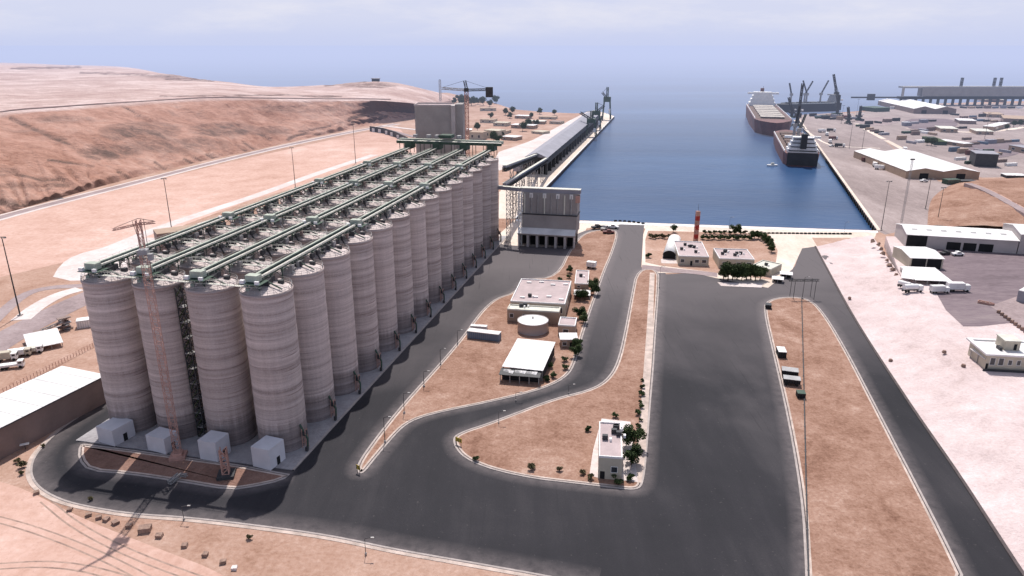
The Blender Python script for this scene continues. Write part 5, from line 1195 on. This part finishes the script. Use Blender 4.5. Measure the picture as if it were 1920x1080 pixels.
# ------------------------------------------------------------------ ships
def hull(m, L, B, dk, kl=0.0, bow=.16, rows=((0,1.0),(1,1.0)), stern=.92):
    st = [0, .02, .08, .5, 1-bow, 1-bow*.55, 1-bow*.2, 1.0]
    bd = [stern*.9, stern, 1, 1, 1, .78, .40, .02]; bk = [.55, .7, .95, 1, .9, .55, .2, .0]
    vs = []
    for s, a, b in zip(st, bd, bk):
        y = s*L; yb = y if s < .9 else y-(s-.9)*L*.25
        vs += [(-B/2*a, y, dk), (B/2*a, y, dk), (B/2*b, yb, kl), (-B/2*b, yb, kl)]
    fs = []
    for i in range(len(st)-1):
        o = i*4; p = o+4; fs += [(o, o+1, p+1, p), (o+1, o+2, p+2, p+1), (o+2, o+3, p+3, p+2), (o+3, o, p, p+3)]
    fs += [(0,3,2,1), tuple(len(vs)-4+i for i in range(4))]
    return m.add(vs, fs)
def ship(label, stern, brow, L, B, dk, hullm, deckm, hatchm, hsup, nh=6, funnelm='hulldark', sup='white', cranes=(), bowfirst=False, wl='hullred'):
    rot = brow
    t = thing('cargo_ship', label, 'ship', (*stern, -3), rot)
    h = hull(MB(), L, B, dk, -2).build('hull', M[hullm], t); MB().box(-B*.42,B*.42,-.5,-.05,1.2,dk+.6).build('transom', M['hulldark'], h)
    MB().box(-B*.44,B*.44,L*.12,L*.84,dk+.02,dk+.1).build('deck', M[deckm], t)
    m = MB(); 
    for s in (-1, 1): m.bar((s*B*.48,L*.05,dk+.8),(s*B*.48,L*.84,dk+.8),.5,1.4)
    m.build('bulwark', M['white' if hullm == 'hullred' else 'cream'], t)
    for k in range(nh):
        y0 = L*(.16+.68*k/nh); y1 = y0+L*.68/nh*.72
        m = MB().box(-B*.3,B*.3,y0,y1,dk+.1,dk+1.6); hh = m.build('hatch_coaming', M['hulldark' if hatchm == 'deck' else deckm], t)
        MB().box(-B*.32,B*.32,y0-.3,y1+.3,dk+1.6,dk+2.3).build('cover', M[hatchm], hh)
    s0 = dk
    for k in range(4):
        f_ = 1-.1*k; MB().box(-B*.42*f_,B*.42*f_,L*.03+k*.8,L*.03+L*.085-k*.6,s0+hsup/4*k+(.02*k),s0+hsup/4*(k+1)).build('deckhouse', M[sup], t)
        MB().box(-B*.38*f_,B*.38*f_,L*.03+k*.8-.15,L*.03+k*.8-.02,s0+hsup/4*(k+.35),s0+hsup/4*(k+.65)).build('window_band', M['glass'], t)
    MB().box(-B*.5,B*.5,L*.09,L*.11,s0+hsup*.86,s0+hsup).build('bridge_wing', M[sup], t)
    MB().box(-2.6,2.6,L*.01,L*.01+6,s0+hsup*.3,s0+hsup*1.25).build('funnel', M[funnelm], t)
    MB().tube((0,L*.08,s0+hsup),(0,L*.08,s0+hsup+9),.4,.2,6).build('mast', M['darksteel'], t)
    for y_, ang, ln in cranes:
        c_ = MB().tube((0,y_,dk),(0,y_,dk+13),1.7,1.3,10).cbox(0,y_,dk+13,4,4,4).build('deck_crane', M['steel'], t)
        dx, dz = math.sin(ang), math.cos(ang); MB().lattice((0,y_,dk+15),(ln*dx*.3,y_+ln*dx*.6,dk+15+ln*dz),1.4,3,.35).build('boom', M['darksteel'], c_)
    return t
ship('nearest bulk carrier, rusty hull and white deckhouse at the near stern, moored right', (269.0,668.0), -.275, 205, 32, 12, 'hullred', 'deck', 'deck', 14, 6, cranes=[(60,.9,24),(105,.5,22)])
MB_s = None
for s, (a_, b_) in enumerate([(1457,311)]):
    x, y = at(a_, b_, -3); t = thing('pilot_boat', 'small white boat alongside the stern of the nearest ship', 'boat', (x, y, -3), 1.6)
    hull(MB(), 10, 3.2, 1.3, -.4).build('hull', M['white'], t); MB().box(-1,1,3,6,1.32,2.8).build('cabin', M['cream'], t)
MB().box
ship('second bulk carrier, red hull with pale hatch covers and far pinkish deckhouse', (397.0,1180.0), math.pi-.255, 298, 46, 17, 'hullred', 'deck', 'hatch', 20, 7, sup='white', funnelm='hullred')
ship('farthest dark-hulled ship with derricks beyond the quay', (556.0,1262.0), math.pi/2+.25, 122, 24, 13, 'hulldark', 'hulldark', 'darksteel', 14, 4, sup='steel', cranes=[(35,-.55,26),(62,.55,26),(66,-.6,26),(92,.4,20)])
# mobile harbour cranes
def hcrane(label, px, py, tip, cab_py, w_=5):
    x, y = at(px, py); t = thing('harbour_crane', label, 'crane', (x, y, 0)); h = hgt(x, y, cab_py)
    for sx in (-1, 1):
        for sy in (-1, 1): MB().box(sx*w_-1,sx*w_+1,sy*w_-1,sy*w_+1,0,1.4).build('outrigger', M['darksteel'], t)
    MB().box(-w_,w_,-w_*.6,w_*.6,1.4,3.6).build('chassis', M['greensteel'], t)
    MB().tube((0,0,3.6),(0,0,h),2.4,1.9,12).build('tower', M['darksteel'], t); MB().box(-3.4,3.4,-3,5,h*.42,h*.62).build('machine_house', M['darksteel'], t); MB().box(1.8,4.4,-4.4,-1.8,h*.72,h*.8).build('cab', M['white'], t)
    ht = hgt(x, y, tip[1]); xt = xat(tip[0], y, ht)-x
    MB().lattice((0,-1,h*.5),(xt,-4,ht),2.2,4.5,.45).build('boom', M['darksteel'], t); MB().bar((0,1,h),(xt*.9,-3.5,ht*.93),.3).build('tie_rope', M['darksteel'], t)
hcrane('tall harbour crane with a steep boom right of the dark ship', 1569, 216, (1561,139), 178, 7)
hcrane('harbour crane leaning over the second ship', 1494, 238, (1503,156), 196, 6)
hcrane('squat harbour crane behind the second ship', 1484, 222, (1477,182), 200, 6)
hcrane('small harbour crane amid the far trucks', 1590, 232, (1588,200), 214, 3)
hcrane('small harbour crane farther right amid the trucks', 1610, 226, (1612,198), 210, 3)
# ------------------------------------------------------------------ pier conveyors
Y1, Y2 = 560.0, 1090.0
sA = Vector(at(1006,318,0)); sB = Vector(at(1112,222,0))
sA = Vector((8.0, 575.0)); 
pd = (p1_-p0_).normalized(); pn = Vector((-pd.y, pd.x))     # left of the pier edge
s0_ = Vector(at(1006,290,17)); s9_ = Vector(at(1113,209,17)); Lsh = (s9_-s0_).length; pd = (s9_-s0_).normalized(); pn = Vector((-pd.y, pd.x)); rot = math.atan2(pd.y, pd.x)-math.pi/2; print('SHED', s0_, s9_, Lsh)
t = thing('pier_shed', 'very long covered conveyor shed running out along the pier', 'shed', (s0_.x, s0_.y, 0), rot)
MB().box(-9,9,0,Lsh,9,15).build('wall', M['darksteel'], t)
MB().add([(-10,-2,15),(0,-2,19),(10,-2,15),(-10,Lsh,15),(0,Lsh,19),(10,Lsh,15)], [(0,3,4,1),(1,4,5,2),(0,1,2),(3,5,4)]).build('roof', M['shedroof'], t)
for k in range(24): MB().box(-9,-7.5,k*20+2,k*20+4,0,8.99).box(7.5,9,k*20+2,k*20+4,0,8.99).build('leg_frame', M['darksteel'], t)
MB().box(-6.8,6.8,4,Lsh-5,0,8.9).build('lower_wall', M['dark'], t)
t = thing('belt_gallery', 'low dark belt gallery left of the pier shed', 'conveyor', tuple(s0_+pn*15)+(0,), rot)
MB().box(-3,3,-10,Lsh*.9,4,8).build('casing', M['shedroof'], t); MB().box(-3.2,3.2,-10,Lsh*.9,8.01,8.5).build('cover_top', M['darksteel'], t)
for k in range(20): MB().box(-2.5,2.5,k*22,k*22+1.5,0,3.99).build('leg_frame', M['darksteel'], t)
# truss conveyors from the silo block to the pier shed
s1 = SIL0+DR*(13.6*SR)+DC*(-SRAD-1); e1 = s0_
for i, (zz0, zz1, off, lab) in enumerate([(40, 17, 0, 'upper truss conveyor from the silos to the pier shed'), (30, 14, 9, 'lower truss conveyor from the silos to the pier shed')]):
    t = thing('truss_conveyor', lab, 'conveyor', (s1.x, s1.y, 0)); d = e1-s1+Vector((off, 0))
    MB().bar((0,0,zz0),(d.x,d.y,zz1),1.9,.8).build('casing', M['shedroof'], t); MB().bar((0,0,zz0+.62),(d.x,d.y,zz1+.62),2.1,.3).build('cover_top', M['cream'], t)
    MB().lattice((0,0,zz0-1.6),(d.x,d.y,zz1-1.6),2,4,.28).build('truss', M['darksteel'], t)
    for k in range(1, 6):
        f_ = k/6.0; zz = zz0+(zz1-zz0)*f_-4; MB().lattice((d.x*f_,d.y*f_,0),(d.x*f_,d.y*f_,zz),2,5,.28).build('trestle', M['steel'], t)
# ship loaders
def loader(label, px, py, h, boom):
    x, y = at(px, py); t = thing('ship_loader', label, 'ship loader', (x, y, 0), rot)
    for sx in (-1, 1):
        for sy in (-1, 1): MB().bar((sx*6,sy*7,0),(sx*4,sy*4,h*.6),1.2).build('leg', M['greensteel'], t)
    MB().box(-5,5,-5,5,h*.55,h*.7).build('machine_house', M['greensteel'], t); MB().lattice((0,0,h*.7),(0,0,h),2.6,3,.5).build('tower', M['greensteel'], t)
    MB().lattice((0,0,h*.66),(boom,0,h*.66+8),2.2,4,.45).build('boom', M['darksteel'], t); MB().bar((0,0,h),(boom*.9,0,h*.66+8),.4).build('tie_rope', M['darksteel'], t)
    MB().box(3.5,6,-9,-6,h*.2,h*.35).build('cab', M['white'], t)
loader('green ship loader nearest along the pier', 1108, 256, 30, -14); loader('green ship loader in the middle of the pier', 1117, 243, 34, 10); loader('green ship loader at the tip of the pier', 1137, 224, 46, -8)
# ------------------------------------------------------------------ headland houses and trees
rnd = random.Random(14)
hs = [((880,262),(905,263),248,'tan'),((908,258),(935,260),244,'beige'),((940,262),(966,264),256,'whitemetal'),((958,240),(1000,242),234,'whitemetal'),((925,236),(950,237),230,'beige'),((900,230),(925,231),224,'tan'),((985,232),(1020,233),227,'cream'),
      ((965,222),(990,223),217,'whitemetal'),((1010,223),(1040,224),219,'tan'),((900,208),(930,208),203,'tan'),((1030,232),(1050,233),228,'brownwall'),((870,252),(884,252),244,'whitemetal'),((928,250),(950,251),245,'tan'),((996,250),(1016,252),246,'beige')]
wh = ['tan house nearest the crane mast','beige house right of the crane mast','white-roofed house with dark tree in front','long white roof in the middle of the settlement','beige cottage behind the crane','tan house high on the headland','cream bungalow near the shore road','white bungalow at the shore','tan block near the point','tan house among the far trees','brown hut above the pier yard','tiny white hut at the crane foot','tan cottage between bigger houses','beige cottage above the pier yard']
for (bl_, br_, tp, rf), lab in zip(hs, wh):
    bld('headland_house', lab, 'house', bl_, br_, top=tp, depth=16, wall='tan' if rf in ('whitemetal','cream') else 'beige', roof=rf, rk='flat', eave=.5, windows=[(.15,.3,.3,.65),(.65,.8,.3,.65)])
tp_ = [(852,196),(862,192),(872,194),(884,198),(896,196),(845,200),(868,202),(906,198),(920,222),(948,216),(956,222),(960,214),(996,222),(940,258),(926,266),(934,268),(1005,236),(980,246),(895,246),(1040,216),(1012,214),(990,238),(918,200),(930,194)]
for i, (a_, b_) in enumerate(tp_):
    plant('shade_tree', a_, b_, rnd.uniform(2.2, 3.4) if b_ < 204 else rnd.uniform(1.5, 2.4), f"{ORD[i % 20]} {'tall dark' if b_ < 204 else 'dark green'} headland tree{' of the outer grove' if i >= 20 else ''}, counted from the grove behind the crane", 'trees on the headland', z=.0)
# curved wall at left of the tower
cw_ = [at(a_, b_) for a_, b_ in [(694,246),(720,250),(742,257),(764,268)]]
t = thing('retaining_wall', 'dark buttressed retaining wall curving left of the grey tower', 'wall', (*cw_[0], 0))
for p, q_ in zip(cw_, cw_[1:]): MB().bar((p[0]-cw_[0][0],p[1]-cw_[0][1],3.2),(q_[0]-cw_[0][0],q_[1]-cw_[0][1],3.2),1.0,6.4).build('wall', M['darksteel'], t)
for p, q_ in zip(cw_, cw_[1:]):
    for f_ in (.3, .75): MB().cbox(p[0]+(q_[0]-p[0])*f_-cw_[0][0], p[1]+(q_[1]-p[1])*f_-cw_[0][1]-1.2, 0, 5, 1, 4.5).build('buttress', M['white'], t)
roadstrip('wall_road', [(696,240),(730,246),(760,255),(790,262)], 8, 1, .3, M['dusty']); roadstrip('wall_road', [(715,236),(745,240),(790,245)], 6, -2, .35, M['whiteground'])
# knoll lookout
x, y = at(705,158,40); t = thing('lookout_hut', 'small dark lookout hut on top of the knoll', 'hut', (x, y, 36)); MB().box(-6,6,-5,5,0,13).build('wall', M['darksteel'], t); MB().box(-7,7,-6,6,13.01,14).build('roof', M['shedroof'], t)
# far jetty
y_ = 1330.0; xa, xb = xat(1692, y_, 20), xat(2100, y_, 20); zt_ = hgt(xa, y_, 160); zb_ = hgt(xa, y_, 186)
t = thing('ore_jetty', 'long dark jetty building with a pale roofline on the horizon', 'jetty', (xa, y_, -3))
Lj = xb-xa
MB().box(0,Lj,0,18,zt_-2,zt_+1).build('roof_gallery', M['steel'], t); MB().box(Lj*.09,Lj,1,16,zt_-16,zt_-2.01).build('shed_wall', M['concrete'], t); MB().box(0,Lj,-1,18,zt_-21,zt_-17).build('deck', M['dark'], t)
for k in range(30): MB().box(Lj*k/29-1.6,Lj*k/29+1.6,0,4,0,zt_-21.01).build('pile', M['darksteel'], t)
for k in (0, 1): MB().box(Lj*.09*k,Lj*.09*k+3,0,4,zt_-17,zt_-2.02).build('portal_leg', M['concrete'], t)
MB().bar((-90,2,zt_-18),(0,2,zt_-18),2.5).build('approach_beam', M['darksteel'], t); MB().box(-60,-48,0,6,zt_-23,zt_-12).build('dolphin_house', M['darksteel'], t)
for k in (.27,.42,.45): MB().lattice((Lj*k,5,zt_+1),(Lj*k,5,zt_+16),3,4,.5).build('roof_mast', M['darksteel'], t)
for k in range(46):
    pass
m = MB(); rnd = random.Random(3)
jm = [at(a_, b_) for a_, b_ in [(1700,186),(2150,186)]]
